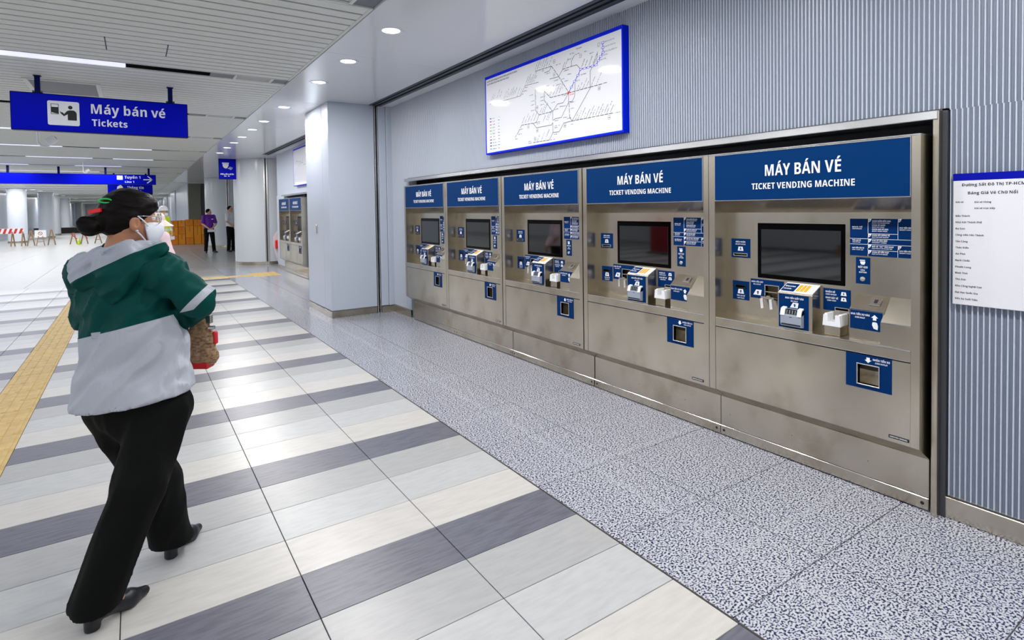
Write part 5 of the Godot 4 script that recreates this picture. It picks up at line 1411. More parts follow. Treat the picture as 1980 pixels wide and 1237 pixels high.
func split(m: MB, f: Callable) -> Array:      # cut a surface along f = 0: [where f < 0, the rest]
	var out := [MB.new(), MB.new()]
	var val := PackedFloat32Array()
	for p in m.v: val.append(f.call(p))
	for i in range(0, m.ix.size(), 3):
		var id := [m.ix[i], m.ix[i + 2], m.ix[i + 1]]
		var inside := 0
		for t in 3: inside += 1 if val[id[t]] < 0.0 else 0
		for s in 2:
			var want := inside if s == 0 else 3 - inside
			if want == 0: continue
			var o: MB = out[s]
			var poly := []
			for t in 3:
				var a: int = id[t]; var b: int = id[(t + 1) % 3]
				var ain := (val[a] < 0.0) == (s == 0)
				var bin := (val[b] < 0.0) == (s == 0)
				if ain: poly.append([m.v[a], m.n[a]])
				if ain != bin:
					var w := val[a] / (val[a] - val[b])
					poly.append([m.v[a].lerp(m.v[b], w), m.n[a].lerp(m.n[b], w).normalized()])
			for t in range(1, poly.size() - 1):
				o.tris(poly[0][0], poly[t][0], poly[t + 1][0], poly[0][1], poly[t][1], poly[t + 1][1])
	return out

func skin_head(h: Blob, T: Transform3D, detail := true) -> void:     # head axes: x forward, y up, z to its right
	var B := T.basis
	h.ball(T * Vector3(-0.012, 0.008, 0), Vector3(0.088, 0.088, 0.072), 0.02, B)
	h.ball(T * Vector3(0.028, -0.045, 0), Vector3(0.06, 0.075, 0.057), 0.03, B)
	h.ball(T * Vector3(0.033, 0.022, 0), Vector3(0.05, 0.05, 0.056), 0.03, B)
	h.ball(T * Vector3(0.058, -0.098, 0), Vector3(0.03, 0.024, 0.03), 0.03, B)
	h.cap(T * Vector3(-0.015, -0.07, 0), T * Vector3(-0.035, -0.19, 0), 0.052, 0.06, 0.03)
	if detail:
		for s in [-1.0, 1.0]:
			h.ball(T * Vector3(0.094, -0.012, s * 0.032), Vector3(0.014, 0.012, 0.02), 0.012, B, true)
			h.ball(T * Vector3(0.012, -0.036, s * 0.073), Vector3(0.021, 0.034, 0.012), 0.006, B * Basis(Vector3.UP, s * 0.25))
			h.ball(T * Vector3(0.016, -0.034, s * 0.086), Vector3(0.009, 0.017, 0.008), 0.005, B, true)
	h.cap(T * Vector3(0.084, -0.012, 0), T * Vector3(0.1, -0.044, 0), 0.008, 0.0125, 0.012)
	h.cap(T * Vector3(0.08, -0.073, -0.018), T * Vector3(0.08, -0.073, 0.018), 0.007, 0.007, 0.008)

func hand(b: Blob, wrist: Vector3, along: Vector3, palm: Vector3, thumb_side: float) -> void:     # relaxed, slightly curled, five separate fingers
	along = along.normalized()
	var across := along.cross(palm).normalized()
	palm = across.cross(along).normalized()
	var root := wrist + along * 0.085
	b.cap(wrist, wrist + along * 0.03, 0.024, 0.026, 0.01)
	b.cap(wrist + along * 0.03 - across * 0.018, root - across * 0.02, 0.017, 0.014, 0.014)
	b.cap(wrist + along * 0.03 + across * 0.018, root + across * 0.02, 0.017, 0.014, 0.014)
	b.cap(wrist + along * 0.04, root, 0.017, 0.015, 0.014)
	var ln := [0.068, 0.078, 0.073, 0.058]
	for i in 4:
		var s := (1.5 - i) * 0.0215 * thumb_side
		var p := root + across * s
		var k1: Vector3 = p + (along * 0.92 + palm * 0.35).normalized() * ln[i] * 0.48
		var k2: Vector3 = k1 + (along * 0.6 + palm * 0.8).normalized() * ln[i] * 0.3
		var k3: Vector3 = k2 + (along * 0.25 + palm * 0.95).normalized() * ln[i] * 0.24
		b.cap(p - along * 0.01, k1, 0.0095, 0.0088, 0.004).cap(k1, k2, 0.0088, 0.0082, 0.004).cap(k2, k3, 0.0082, 0.0072, 0.004)
	var t0 := wrist + along * 0.028 + across * 0.02 * thumb_side
	var t1 := t0 + (along * 0.6 + across * 0.8 * thumb_side + palm * 0.3).normalized() * 0.042
	var t2 := t1 + (along * 0.85 + across * 0.3 * thumb_side + palm * 0.4).normalized() * 0.034
	b.cap(t0, t1, 0.013, 0.0105, 0.008).cap(t1, t2, 0.0105, 0.0085, 0.004)

func people() -> void:
	triplanar(mat("skin", rgb(184, 130, 98), 0.5), noise_tex(0.02, [[0.0, Color(0.93, 0.9, 0.88)], [1.0, Color(1, 1, 1)]], 256, 3, 3), Vector3(4, 4, 4), false)
	mat("skin_fair", rgb(216, 168, 140), 0.5)
	var hn := noise_tex(0.05, [[0.0, Color(0.6, 0.55, 0.5)], [1.0, Color(1, 1, 1)]], 256, 3, 6)
	triplanar(mat("hair_dark", rgb(20, 16, 15), 0.5), hn, Vector3(3, 20, 20), false)
	M.hair_dark.metallic_specular = 0.25
	mat("cloth_green", rgb(0, 68, 64), 0.65)
	mat("cloth_pale", rgb(180, 185, 196), 0.6)
	mat("cloth_grey", rgb(172, 178, 190), 0.7)
	mat("cloth_black", rgb(13, 14, 14), 0.8)
	for k in ["cloth_green", "cloth_black", "cloth_pale", "cloth_grey"]: M[k].metallic_specular = 0.25
	mat("shoe_navy", rgb(12, 14, 24), 0.4)
	mat("mask_white", rgb(226, 230, 240), 0.6)
	mat("fur_brown", rgb(176, 150, 122), 0.9)
	M.fur_brown.albedo_texture = noise_tex(0.03, [[0.0, Color(0.45, 0.35, 0.28)], [0.45, Color(0.85, 0.8, 0.74)], [1.0, Color(1, 1, 1)]], 256, 4, 31)
	M.fur_brown.uv1_triplanar = true
	M.fur_brown.uv1_scale = Vector3(6, 9, 6)
	mat("bag_red", rgb(196, 22, 34), 0.4)
	mat("cloth_purple", rgb(92, 16, 150), 0.6)
	mat("cloth_white", rgb(226, 226, 230), 0.6)
	mat("cloth_pink", rgb(240, 214, 222), 0.6)
	mat("vest_lime", rgb(214, 240, 40), 0.5)
	mat("hat_cream", rgb(240, 226, 214), 0.6)
	mat("clip_green", rgb(40, 190, 90), 0.3)
	mat("clip_red", rgb(226, 36, 44), 0.3)
	mat("eye_white", rgb(236, 236, 236), 0.2)
	mat("eye_dark", rgb(30, 22, 18), 0.2)
	walking_woman()
	standing("standing man in a purple polo shirt holding white papers by the far pier", Vector3(2.33, 0, -23.8), 1.665, Vector3(0.25, 0, 0.97), Vector3(0.95, 0, 0.3), {"top": "cloth_purple", "skin": "skin_fair", "paper": true, "badge": true})
	standing("standing man in a white polo shirt, half hidden by the rounded pier", Vector3(3.06, 0, -23.85), 1.77, Vector3(0.75, 0, 0.66), Vector3(0.8, 0, 0.6), {"top": "cloth_white", "skin": "skin_fair"})
	standing("standing worker in a white helmet and lime safety vest holding a phone", Vector3(0.66, 0, -18.0), 1.66, Vector3(0.8, 0, 0.6), Vector3(0.9, 0, 0.3), {"top": "cloth_grey", "vest": true, "helmet": true, "skin": "skin_fair", "paper": true})
	standing("standing person in a pink top and a wide cream hat beyond the walking woman", Vector3(0.185, 0, -7.7), 1.5, Vector3(0.85, 0, -0.5), Vector3(0.9, 0, 0.4), {"top": "cloth_pink", "hat": true, "skin": "skin_fair", "mask": true})

func walking_woman() -> void:
	var at := Vector3(-0.02, 0, -2.67)
	var o := thing("person", "walking woman with dark bun, green and white hooded jacket, black trousers and face mask", "person", at)
	var home := Transform3D(Basis.IDENTITY, -at)
	var face := Vector3(0.75, 0, -0.66).normalized()         # way she walks
	var rt := Vector3(0.833, 0, 0.553)                       # along her back, towards her right
	var neck := Vector3(-0.040, 1.346, -2.663)
	var sl := Vector3(-0.156, 1.264, -2.82); var sr := Vector3(0.091, 1.272, -2.514)
	var chest := Vector3(-0.038, 1.202, -2.681); var waist := Vector3(-0.009, 1.007, -2.655); var hem := Vector3(-0.019, 0.772, -2.654)
	var er := Vector3(0.2, 1.16, -2.485); var wr := Vector3(0.176, 1.066, -2.716)
	var el := Vector3(-0.17, 1.06, -3.0); var wl := Vector3(-0.02, 1.0, -3.03)
	var hr := Vector3(0.067, 0.74, -2.571); var kr := Vector3(-0.008, 0.483, -2.529); var ar := Vector3(-0.154, 0.085, -2.528)
	var hl := Vector3(-0.088, 0.72, -2.769); var kl := Vector3(0.046, 0.36, -2.8); var al := Vector3(0.108, 0.085, -2.845)
	var fr := Vector3(0.822, 0, -0.566); var fl := Vector3(0.6, 0, -0.8)
	var heel_r := Vector3(-0.192, 0, -2.484); var heel_l := Vector3(0.075, 0, -2.811)
	var HF := Vector3(0.995, -0.04, -0.09).normalized()
	var HZ := HF.cross(Vector3.UP).normalized()
	var T := Transform3D(Basis(HF, HZ.cross(HF), HZ) * Basis.from_scale(Vector3.ONE * 0.93), Vector3(-0.014, 1.497, -2.653))
	# body: one skin surface under the clothes, with finer grids for head, hands and feet
	var b := Blob.new(Vector3(-0.32, 0.0, -3.12), Vector3(0.34, 1.38, -2.34), 0.013)
	b.cap(neck + Vector3(0, 0.02, 0), chest, 0.05, 0.14, 0.05, face, 0.7).cap(chest, waist, 0.15, 0.15, 0.05, face, 0.7).cap(waist, Vector3(-0.01, 0.82, -2.66), 0.15, 0.17, 0.05, face, 0.75)
	b.cap(neck, sl, 0.04, 0.05, 0.04).cap(neck, sr, 0.04, 0.05, 0.04).cap(sr, er, 0.048, 0.04, 0.02).cap(er, wr, 0.04, 0.026, 0.02).cap(sl, el, 0.048, 0.04, 0.02).cap(el, wl, 0.04, 0.026, 0.02)
	b.cap(hr, kr, 0.08, 0.055, 0.04).cap(kr, ar, 0.055, 0.036, 0.02).cap(hl, kl, 0.08, 0.055, 0.04).cap(kl, al, 0.055, 0.036, 0.02)
	b.cap(ar, heel_r + fr * 0.12 + Vector3(0, 0.05, 0), 0.036, 0.03, 0.02).cap(al, heel_l + fl * 0.12 + Vector3(0, 0.05, 0), 0.036, 0.03, 0.02)
	var skin := b.surface()
	var hd := Blob.new(T.origin - Vector3(0.15, 0.22, 0.15), T.origin + Vector3(0.15, 0.13, 0.15), 0.0045)
	skin_head(hd, T)
	skin.add(hd.surface())
	var hnd := Blob.new(wr - Vector3(0.12, 0.14, 0.2), wr + Vector3(0.1, 0.08, 0.06), 0.0045)
	hand(hnd, wr, Vector3(-0.25, -0.1, -0.95), Vector3(-0.9, -0.3, 0.2), 1.0)
	skin.add(hnd.surface())
	var hnl := Blob.new(wl - Vector3(0.08, 0.12, 0.12), wl + Vector3(0.22, 0.1, 0.14), 0.005)
	hand(hnl, wl, Vector3(0.95, -0.1, 0.2), Vector3(0.2, -0.3, -0.9), 1.0)
	skin.add(hnl.surface())
	part(o, "body", skin.moved(home).mesh(), M.skin)
	for s in [-1.0, 1.0]:
		var ey := part(o, "eye", MB.new().lathe([[0.0, -0.011], [0.008, -0.008], [0.011, 0.0], [0.008, 0.008], [0.0, 0.011]], 12, T * Vector3(0.08, -0.012, s * 0.032)).moved(home).mesh(), M.eye_white)
		part(ey, "iris", MB.new().lathe([[0.006, 0.0], [0.004, 0.0022], [0.0, 0.0026]], 10, T * Vector3(0.0895, -0.012, s * 0.032), T.basis * Basis(Vector3(0, 0, 1), -PI / 2)).moved(home).mesh(), M.eye_dark)
	# trousers
	var tr := Blob.new(Vector3(-0.34, 0.02, -3.05), Vector3(0.3, 0.98, -2.34), 0.011)
	tr.cap(Vector3(-0.012, 0.88, -2.66), Vector3(-0.01, 0.78, -2.665), 0.19, 0.19, 0.04, face, 0.72)
	tr.cap(hr, kr, 0.108, 0.088, 0.035).cap(kr, ar + Vector3(-0.008, -0.01, 0), 0.084, 0.08, 0.03)
	tr.cap(hl, kl, 0.108, 0.09, 0.035).cap(kl, al + Vector3(-0.008, -0.01, -0.005), 0.088, 0.083, 0.03)
	tr.folds(6.0, 0.011, 4, Vector3(1, 1, 1), (rt * 0.3 + Vector3(0, 0.95, 0)).normalized())
	tr.cut(func(p: Vector3) -> float: return 0.058 - p.y)
	part(o, "trousers", tr.surface().moved(home).mesh(), M.cloth_black, Vector3.ZERO, "wide black trousers")
	# jacket with sleeves
	var j := Blob.new(Vector3(-0.34, 0.66, -3.14), Vector3(0.36, 1.46, -2.3), 0.0105)
	j.cap(neck + Vector3(0, -0.02, 0), chest, 0.07, 0.165, 0.05, face, 0.72).cap(chest, waist, 0.178, 0.188, 0.06, face, 0.74).cap(waist, hem, 0.188, 0.232, 0.06, face, 0.74).cap(hem, hem - Vector3(0, 0.06, 0), 0.232, 0.236, 0.03, face, 0.74)
	j.cap(neck - Vector3(0, 0.03, 0), sl, 0.056, 0.07, 0.04).cap(neck - Vector3(0, 0.04, 0), sr, 0.054, 0.064, 0.04)
	j.cap(sr, er, 0.066, 0.056, 0.03).cap(er, wr, 0.056, 0.042, 0.02).cap(sl, el, 0.074, 0.056, 0.03).cap(el, wl, 0.062, 0.045, 0.02)
	j.folds(7.5, 0.021, 8, Vector3(1, 1, 1), (rt * 0.72 + Vector3(0, 0.69, 0)).normalized())
	var c0 := Vector3(-0.02, 0.0, -2.66)
	j.cut(func(p: Vector3) -> float: return 0.772 + 0.15 * (p - c0).dot(rt) - p.y)
	var sm := j.surface()
	var seam := func(p: Vector3) -> float: return p.y - (1.064 + 0.24 * (p - c0).dot(rt))
	var arm := (er - sr).normalized()
	var band := func(p: Vector3) -> float:
		var s := (p - sr).dot(arm)
		var far := (p - sr - arm * s).length()
		if far > 0.11 or (p - c0).dot(rt) < 0.13: return -0.05
		return minf(s - 0.142, 0.172 - s)
	var two := split(sm, seam)
	var white: MB = two[0]
	var green: MB = two[1]
	var bands := split(green, func(p: Vector3) -> float: return -band.call(p))
	# forearm below the seam stays green
	var fore := split(white, func(p: Vector3) -> float: return 0.088 - p.distance_to(Geometry3D.get_closest_point_to_segment(p, er, wr)))
	part(o, "jacket_yoke", bands[1].moved(home).mesh(), M.cloth_green, Vector3.ZERO, "dark green upper part of the jacket with its sleeves")
	part(o, "sleeve_band", bands[0].moved(home).mesh(), M.cloth_pale, Vector3.ZERO, "white band round the right sleeve")
	var body_white: MB = fore[0]
	part(o, "jacket_skirt", body_white.moved(home).mesh(), M.cloth_pale, Vector3.ZERO, "white lower part of the jacket")
	if fore[1].v.size(): part(o, "sleeve_end", fore[1].moved(home).mesh(), M.cloth_green)
	# hood lying on her back
	var hb := Blob.new(Vector3(-0.3, 1.1, -2.86), Vector3(0.16, 1.45, -2.4), 0.008)
	hb.cap(Vector3(-0.165, 1.3, -2.74), Vector3(-0.15, 1.28, -2.66), 0.05, 0.055, 0.03).cap(Vector3(-0.11, 1.325, -2.62), Vector3(-0.005, 1.345, -2.56), 0.046, 0.042, 0.03).cap(Vector3(-0.15, 1.28, -2.655), Vector3(-0.015, 1.355, -2.56), 0.045, 0.045, 0.03)
	hb.cap(Vector3(-0.15, 1.25, -2.65), Vector3(-0.06, 1.255, -2.56), 0.04, 0.05, 0.03).cap(Vector3(-0.06, 1.255, -2.56), Vector3(0.075, 1.36, -2.52), 0.05, 0.03, 0.03).cap(Vector3(-0.075, 1.205, -2.555), Vector3(0.0, 1.28, -2.53), 0.035, 0.03, 0.03)
	hb.cap(Vector3(-0.02, 1.35, -2.57), Vector3(0.06, 1.365, -2.6), 0.035, 0.03, 0.02)
	hb.folds(11.0, 0.016, 12, Vector3(1, 1, 1), (rt * 0.8 + Vector3(0, 0.5, 0)).normalized())
	var hs := split(hb.surface(), func(p: Vector3) -> float: return p.y - (1.318 + 0.46 * (p - Vector3(-0.04, 0, -2.6)).dot(rt)))
	part(o, "hood", hs[0].moved(home).mesh(), M.cloth_green, Vector3.ZERO, "green outside of the hood")
	part(o, "hood_lining", hs[1].moved(home).mesh(), M.cloth_grey, Vector3.ZERO, "pale grey hood lining")
	var tag_at := Vector3(-0.128, 1.052, -2.56)
	for t in 40:
		if j.at(tag_at) > 0.004: tag_at += Vector3(0.553, -0.028, -0.833) * 0.004
	part(o, "jacket_tag", MB.new().bev(Vector3(-0.037, -0.011, -0.004), Vector3(0.037, 0.011, 0.002), 0.001).moved(home * Transform3D(Basis(rt, Vector3.UP, rt.cross(Vector3.UP)) * Basis(Vector3(0, 0, 1), 0.1), tag_at)).mesh(), M.cloth_grey, Vector3.ZERO, "small grey tag on the back of the jacket")
	# shoes: court shoes with block heels
	for q in [[heel_r, fr], [heel_l, fl]]:
		var h: Vector3 = q[0]
		var f: Vector3 = q[1]
		var sb := Blob.new(h + f * 0.1 - Vector3(0.18, 0.02, 0.18), h + f * 0.1 + Vector3(0.18, 0.14, 0.18), 0.006)
		sb.cap(h + f * 0.035 + Vector3(0, 0.075, 0), h + f * 0.07 + Vector3(0, 0.062, 0), 0.034, 0.034, 0.02).cap(h + f * 0.07 + Vector3(0, 0.052, 0), h + f * 0.16 + Vector3(0, 0.028, 0), 0.03, 0.036, 0.02).cap(h + f * 0.16 + Vector3(0, 0.026, 0), h + f * 0.225 + Vector3(0, 0.019, 0), 0.034, 0.018, 0.015)
		sb.cap(h + f * 0.03 + Vector3(0, 0.06, 0), h + f * 0.03 + Vector3(0, 0.0, 0), 0.026, 0.026, 0.012)
		sb.ball(h + f * 0.1 + Vector3(0, 0.092, 0), Vector3(0.07, 0.034, 0.028), 0.01, Basis(f, Vector3.UP, f.cross(Vector3.UP)), true)
		sb.cut(func(p: Vector3) -> float: return 0.001 - p.y)
		part(o, "shoe", sb.surface().moved(home).mesh(), M.shoe_navy, Vector3.ZERO, "dark navy court shoe with a block heel")
	# hair, bun and clips
	var hr_b := Blob.new(T.origin - Vector3(0.22, 0.16, 0.16), T.origin + Vector3(0.15, 0.14, 0.16), 0.005)
	hr_b.ball(T * Vector3(-0.012, 0.012, 0), Vector3(0.1, 0.099, 0.083), 0.02, T.basis).ball(T * Vector3(-0.05, -0.025, 0), Vector3(0.062, 0.07, 0.068), 0.02, T.basis).ball(T * Vector3(0.032, 0.035, 0), Vector3(0.07, 0.062, 0.07), 0.02, T.basis)
	var inv := T.affine_inverse()
	hr_b.cut(func(p: Vector3) -> float:
		var q := inv * p
		return maxf((q - Vector3(0.075, 0.007, 0)).dot(Vector3(0.67, -0.74, 0)), minf((q - Vector3(0.004, -0.03, 0)).dot(Vector3(0.86, -0.5, 0)), -0.022 - q.y)) * 0.8)
	hr_b.cap(T * Vector3(-0.09, -0.02, 0), T * Vector3(-0.115, -0.035, 0), 0.03, 0.028, 0.02)
	hr_b.ball(T * Vector3(-0.135, -0.048, 0), Vector3(0.042, 0.04, 0.048), 0.012, T.basis).ball(T * Vector3(-0.155, -0.03, 0.02), Vector3(0.024, 0.022, 0.026), 0.012, T.basis)
	hr_b.folds(14.0, 0.005, 19, Vector3(0.6, 1.4, 1))
	part(o, "hair", hr_b.surface().moved(home).mesh(), M.hair_dark, Vector3.ZERO, "dark hair tied in a low bun")
	var ring := []
	for i in 17: ring.append(T * (Vector3(-0.088 + 0.022 * cos(TAU * i / 16), 0.055 + 0.008 * sin(TAU * i / 16), 0.05 + 0.006 * cos(TAU * i / 16))))
	part(o, "hair_clip", MB.new().tube(ring, 0.003, 8).moved(home).mesh(), M.clip_green, Vector3.ZERO, "green oval hair clip")
	part(o, "hair_clip", MB.new().bar(T * Vector3(-0.138, 0.008, 0.03), T * Vector3(-0.1, 0.018, 0.05), 0.02, 0.014).moved(home).mesh(), M.clip_red, Vector3.ZERO, "red hair clip")
	part(o, "ear_stud", MB.new().lathe([[0.0, -0.005], [0.005, 0.0], [0.0, 0.005]], 10, T * Vector3(0.02, -0.066, 0.08)).moved(home).mesh(), M.mask_white)
	# mask and glasses
	var mk := Blob.new(T.origin - Vector3(0.1, 0.17, 0.1), T.origin + Vector3(0.16, 0.02, 0.12), 0.005)
	mk.ball(T * Vector3(0.046, -0.07, 0), Vector3(0.072, 0.066, 0.066), 0.01, T.basis).ball(T * Vector3(0.09, -0.055, 0), Vector3(0.034, 0.036, 0.03), 0.02, T.basis)
	mk.cut(func(p: Vector3) -> float:
		var q := inv * p
		return maxf((q - Vector3(0.05, -0.06, 0)).dot(Vector3(-0.97, -0.24, 0)), q.y + 0.03))
	var mm := part(o, "face_mask", mk.surface().moved(home).mesh(), M.mask_white, Vector3.ZERO, "white face mask")
	for s in [-1.0, 1.0]:
		part(mm, "ear_loop", MB.new().tube([T * Vector3(0.06, -0.045, s * 0.065), T * Vector3(0.04, -0.022, s * 0.073), T * Vector3(0.02, -0.004, s * 0.078)], 0.0028, 6).tube([T * Vector3(0.052, -0.108, s * 0.056), T * Vector3(0.035, -0.085, s * 0.068), T * Vector3(0.014, -0.064, s * 0.078)], 0.0028, 6).moved(home).mesh(), M.mask_white)
	var gl := MB.new()
	for s in [-1.0, 1.0]:
		var rp := []
		for i in 17: rp.append(T * Vector3(0.106, -0.012 + 0.019 * sin(TAU * i / 16), s * 0.034 + 0.025 * cos(TAU * i / 16)))
		gl.tube(rp, 0.0018, 6)
		gl.tube([T * Vector3(0.104, -0.006, s * 0.06), T * Vector3(0.05, -0.004, s * 0.074), T * Vector3(0.0, -0.004, s * 0.081)], 0.0016, 6)
	part(o, "glasses", gl.moved(home).mesh(), M.chrome, Vector3.ZERO, "thin metal spectacles")
	# handbag hanging from her right forearm
	var g := thing("handbag", "furry brown handbag with a red base hanging from the walking woman's arm", "handbag", Vector3(0.228, 0.842, -2.7))
	var gx := rt; var gz := rt.cross(Vector3.UP)
	var G := Transform3D(Basis(gx, Vector3.UP, gz), Vector3.ZERO)
	var gb := Blob.new(Vector3(-0.16, -0.02, -0.16), Vector3(0.16, 0.26, 0.16), 0.007)
	gb.cap(G * Vector3(-0.04, 0.05, 0), G * Vector3(0.02, 0.05, 0), 0.045, 0.045, 0.03, gz, 0.7).cap(G * Vector3(-0.03, 0.12, 0), G * Vector3(0.01, 0.12, 0), 0.046, 0.046, 0.03, gz, 0.6).cap(G * Vector3(-0.025, 0.195, 0), G * Vector3(0.0, 0.195, 0), 0.034, 0.034, 0.03, gz, 0.5)
	gb.folds(20.0, 0.005, 5)
	gb.cut(func(p: Vector3) -> float: return maxf(p.y - 0.215, 0.016 - p.y))
	part(g, "bag_body", gb.surface().mesh(), M.fur_brown)
	part(g, "base", MB.new().bev(Vector3(-0.075, 0.0, -0.03), Vector3(0.035, 0.03, 0.03), 0.006).moved(G).mesh(), M.bag_red)
	part(g, "trim_strip", MB.new().bev(Vector3(0.045, 0.1, -0.012), Vector3(0.062, 0.155, 0.012), 0.005).moved(G).mesh(), M.bag_red)
	part(g, "handle", MB.new().tube([G * Vector3(-0.04, 0.2, 0.02), G * Vector3(-0.03, 0.26, 0.03), G * Vector3(-0.01, 0.29, 0.0), G * Vector3(0.01, 0.26, -0.03), G * Vector3(0.02, 0.2, -0.02)], 0.006, 8).mesh(), M.fur_brown)
	part(g, "side_plate", MB.new().bev(Vector3(0.018, 0.19, -0.01), Vector3(0.042, 0.225, 0.012), 0.002).moved(G).mesh(), M.steel_bright)
	part(g, "clasp", MB.new().bev(Vector3(0.03, 0.165, 0.0), Vector3(0.058, 0.18, 0.018), 0.003).moved(G).mesh(), M.chrome, Vector3.ZERO, "bright metal clasp")

func standing(label: String, at: Vector3, H: float, f: Vector3, look: Vector3, w: Dictionary) -> void:
	f = f.normalized(); look = look.normalized()
	var o := thing("person", label, "person", at)
	var r := f.cross(Vector3.UP)
	var s := H / 1.66
	var p := func(fx: float, y: float, rx: float) -> Vector3: return f * fx * s + Vector3(0, y * s, 0) + r * rx * s
	var T := Transform3D(Basis(look, Vector3.UP, look.cross(Vector3.UP)) * Basis.from_scale(Vector3.ONE * s), p.call(0.01, 1.545, 0.0))
	var B := Basis(f, Vector3.UP, r)
	# joints: hands meet in front of the belt
	var sh := [p.call(0.0, 1.36, -0.17), p.call(0.0, 1.36, 0.17)]
	var elb := [p.call(0.04, 1.09, -0.24), p.call(0.04, 1.09, 0.24)]
	var wri := [p.call(0.19, 0.92, -0.06), p.call(0.19, 0.9, 0.06)]
	var hip := [p.call(0.0, 0.86, -0.085), p.call(0.0, 0.86, 0.085)]
	var kne := [p.call(0.03, 0.47, -0.12), p.call(0.02, 0.47, 0.11)]
	var ank := [p.call(-0.02, 0.08, -0.17), p.call(0.0, 0.08, 0.13)]
	var b := Blob.new(Vector3(-0.42, 0.0, -0.42), Vector3(0.42, 1.48 * s, 0.42), 0.016)
	b.cap(p.call(0, 1.4, 0), p.call(0.0, 1.2, 0), 0.05, 0.12, 0.05, f, 0.7).cap(p.call(0, 1.2, 0), p.call(0, 0.9, 0), 0.12, 0.13, 0.05, f, 0.7)
	for i in 2: b.cap(sh[i], elb[i], 0.043, 0.037, 0.02).cap(elb[i], wri[i], 0.037, 0.027, 0.02).cap(hip[i], kne[i], 0.07, 0.05, 0.03).cap(kne[i], ank[i], 0.05, 0.035, 0.02).cap(p.call(0, 1.36, 0), sh[i], 0.05, 0.045, 0.03)
	var skin := b.surface()
	var hd := Blob.new(T.origin - Vector3(0.16, 0.22, 0.16), T.origin + Vector3(0.16, 0.14, 0.16), 0.007)
	skin_head(hd, T)
	skin.add(hd.surface())
	for i in 2:
		var sg := -1.0 if i == 0 else 1.0
		var hb := Blob.new(wri[i] - Vector3.ONE * 0.2, wri[i] + Vector3.ONE * 0.2, 0.007)
		hand(hb, wri[i], f * 0.25 - r * sg * 0.75 + Vector3(0, -0.6, 0), -f, sg)
		skin.add(hb.surface())
	part(o, "body", skin.mesh(), M[w.skin])
	# trousers and shoes
	var tr := Blob.new(Vector3(-0.4, 0.0, -0.4), Vector3(0.4, 1.1 * s, 0.4), 0.014)
	tr.cap(p.call(0, 1.0, 0), p.call(0, 0.9, 0), 0.145, 0.15, 0.03, f, 0.75)
	for i in 2: tr.cap(hip[i], kne[i], 0.095, 0.072, 0.03).cap(kne[i], ank[i], 0.07, 0.06, 0.02)
	tr.folds(5.0, 0.005, 3)
	tr.cut(func(q: Vector3) -> float: return 0.05 - q.y)
	part(o, "trousers", tr.surface().mesh(), M.cloth_black)
	for i in 2:
		var a: Vector3 = ank[i]
		var sb := Blob.new(a - Vector3(0.25, 0.1, 0.25), a + Vector3(0.25, 0.08, 0.25), 0.01)
		var out := (f + r * (-0.3 if i == 0 else 0.3)).normalized()
		sb.cap(a - out * 0.04 + Vector3(0, -0.035, 0), a + out * 0.06 + Vector3(0, -0.04, 0), 0.042, 0.04, 0.02).cap(a + out * 0.06 + Vector3(0, -0.045, 0), a + out * 0.16 + Vector3(0, -0.055, 0), 0.042, 0.03, 0.02)
		sb.cut(func(q: Vector3) -> float: return 0.002 - q.y)
		part(o, "shoe", sb.surface().mesh(), M.shoe_navy)
	# shirt
	var j := Blob.new(Vector3(-0.42, 0.84 * s, -0.42), Vector3(0.42, 1.47 * s, 0.42), 0.013)
	j.cap(p.call(0, 1.37, 0), p.call(0.0, 1.24, 0), 0.075, 0.15, 0.05, f, 0.75).cap(p.call(0, 1.24, 0), p.call(0, 0.98, 0), 0.152, 0.16, 0.05, f, 0.78).cap(p.call(0, 0.98, 0), p.call(0, 0.93, 0), 0.16, 0.158, 0.03, f, 0.8)
	for i in 2:
		var mid: Vector3 = sh[i].lerp(elb[i], 0.8)
		j.cap(p.call(0, 1.37, 0), sh[i], 0.06, 0.068, 0.05).cap(sh[i], mid, 0.066, 0.062, 0.03)
		if w.has("vest") or w.has("mask"): j.cap(mid, elb[i].lerp(wri[i], 0.4 if w.has("vest") else 0.9), 0.06, 0.045, 0.03)
	j.folds(5.0, 0.006, 6)
	var hem_y := (0.88 if w.top == "cloth_white" else 0.93) * s
	j.cut(func(q: Vector3) -> float: return hem_y - q.y)
	var js := j.surface()
	if w.has("vest"):
		var inside := func(q: Vector3) -> float: return absf(q.dot(r)) - 0.165 * s if q.y > 0.9 * s else 1.0
		var two := split(js, inside)
		var stripes := split(two[0], func(q: Vector3) -> float: return absf(q.y - 1.06 * s) - 0.03)
		part(o, "shirt", two[1].mesh(), M[w.top])
		var v := part(o, "safety_vest", stripes[1].mesh(), M.vest_lime, Vector3.ZERO, "lime yellow safety vest")
		part(v, "reflective_stripe", stripes[0].mesh(), M.cloth_white)
	else:
		part(o, "shirt", js.mesh(), M[w.top])
	if w.has("badge"):
		part(o, "badge", MB.new().bev(Vector3(-0.035, -0.018, -0.01), Vector3(0.035, 0.018, 0.01), 0.003).moved(Transform3D(Basis(r, Vector3.UP, r.cross(Vector3.UP)), p.call(0.13, 1.26, -0.08))).mesh(), M.cloth_white)
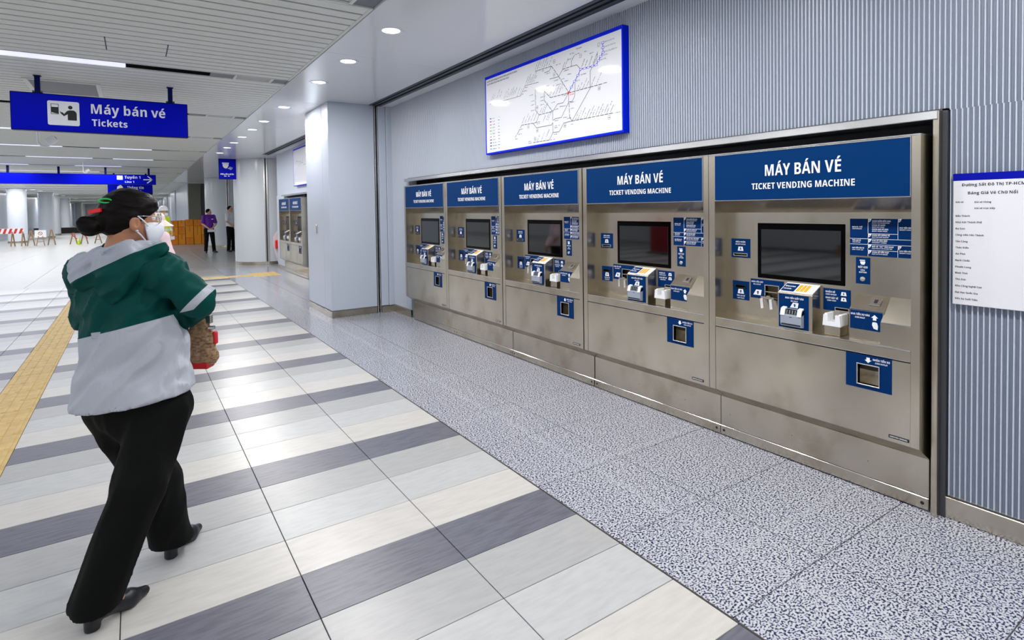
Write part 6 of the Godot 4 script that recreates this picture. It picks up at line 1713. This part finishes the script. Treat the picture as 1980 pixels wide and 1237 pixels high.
	# hair, hats
	if w.has("helmet"):
		var hm := part(o, "helmet", MB.new().lathe([[0.145, 0.0], [0.15, 0.008], [0.118, 0.018], [0.115, 0.06], [0.09, 0.11], [0.05, 0.135], [0.0, 0.142]], 28, T * Vector3(0, 0.03, 0)).mesh(), M.white_plastic)
		part(hm, "ridge", MB.new().tube([T * Vector3(-0.1, 0.1, 0), T * Vector3(-0.05, 0.16, 0), T * Vector3(0.05, 0.16, 0), T * Vector3(0.1, 0.1, 0)], 0.012, 8).mesh(), M.white_plastic)
	elif w.has("hat"):
		var ht := part(o, "hat", MB.new().lathe([[0.19, -0.055], [0.195, -0.05], [0.13, 0.0], [0.108, 0.02], [0.105, 0.07], [0.085, 0.1], [0.0, 0.112]], 32, T * Vector3(0, 0.01, 0)).mesh(), M.hat_cream, Vector3.ZERO, "wide cream sun hat")
		part(ht, "hat_band", MB.new().lathe([[0.111, 0.02], [0.109, 0.045]], 32, T * Vector3(0, 0.01, 0)).mesh(), M.cloth_pink)
	if not w.has("helmet"):
		var hb := Blob.new(T.origin - Vector3(0.16, 0.15, 0.16), T.origin + Vector3(0.16, 0.16, 0.16), 0.008)
		hb.ball(T * Vector3(-0.012, 0.014, 0), Vector3(0.093, 0.094, 0.077) * s, 0.02, T.basis.orthonormalized())
		var inv := T.affine_inverse()
		hb.cut(func(q: Vector3) -> float:
			var l := inv * q
			return maxf((l - Vector3(0.06, 0.028, 0)).dot(Vector3(0.6, -0.8, 0)), minf((l - Vector3(0.0, -0.03, 0)).dot(Vector3(0.8, -0.6, 0)), -0.01 - l.y)) * 0.8)
		part(o, "hair", hb.surface().mesh(), M.hair_dark)
	if w.has("mask") or w.has("vest"):
		var mk := Blob.new(T.origin - Vector3(0.16, 0.17, 0.16), T.origin + Vector3(0.16, 0.03, 0.16), 0.007)
		mk.ball(T * Vector3(0.046, -0.07, 0), Vector3(0.072, 0.066, 0.066) * s, 0.01, T.basis.orthonormalized())
		var iv := T.affine_inverse()
		mk.cut(func(q: Vector3) -> float:
			var l := iv * q
			return maxf(0.045 - l.x, l.y + 0.03))
		part(o, "face_mask", mk.surface().mesh(), M.mask_white)
	for sg in [-1.0, 1.0]: part(o, "eye", MB.new().lathe([[0.0, -0.009], [0.007, -0.006], [0.009, 0.0], [0.007, 0.006], [0.0, 0.009]], 10, T * Vector3(0.083, -0.012, sg * 0.032)).mesh(), M.eye_dark)
	if w.has("paper"):
		var n := numbered("papers" if w.top == "cloth_purple" else "phone")
		var q := Node3D.new()
		q.name = n
		add_child(q)
		q.position = at + p.call(0.25, 0.83, 0.0)
		var big: bool = w.top == "cloth_purple"
		q.set_meta("label", "white folded papers held by the man in the purple shirt" if big else "small white phone held by the worker in the safety vest")
		q.set_meta("category", "papers" if big else "phone")
		var pw := 0.14 if big else 0.08
		part(q, "sheet", MB.new().bev(Vector3(-pw, -0.045, -0.006), Vector3(pw, 0.045, 0.006), 0.002).moved(Transform3D(Basis(r, Vector3.UP, r.cross(Vector3.UP)), Vector3.ZERO)).mesh(), M.print_white)
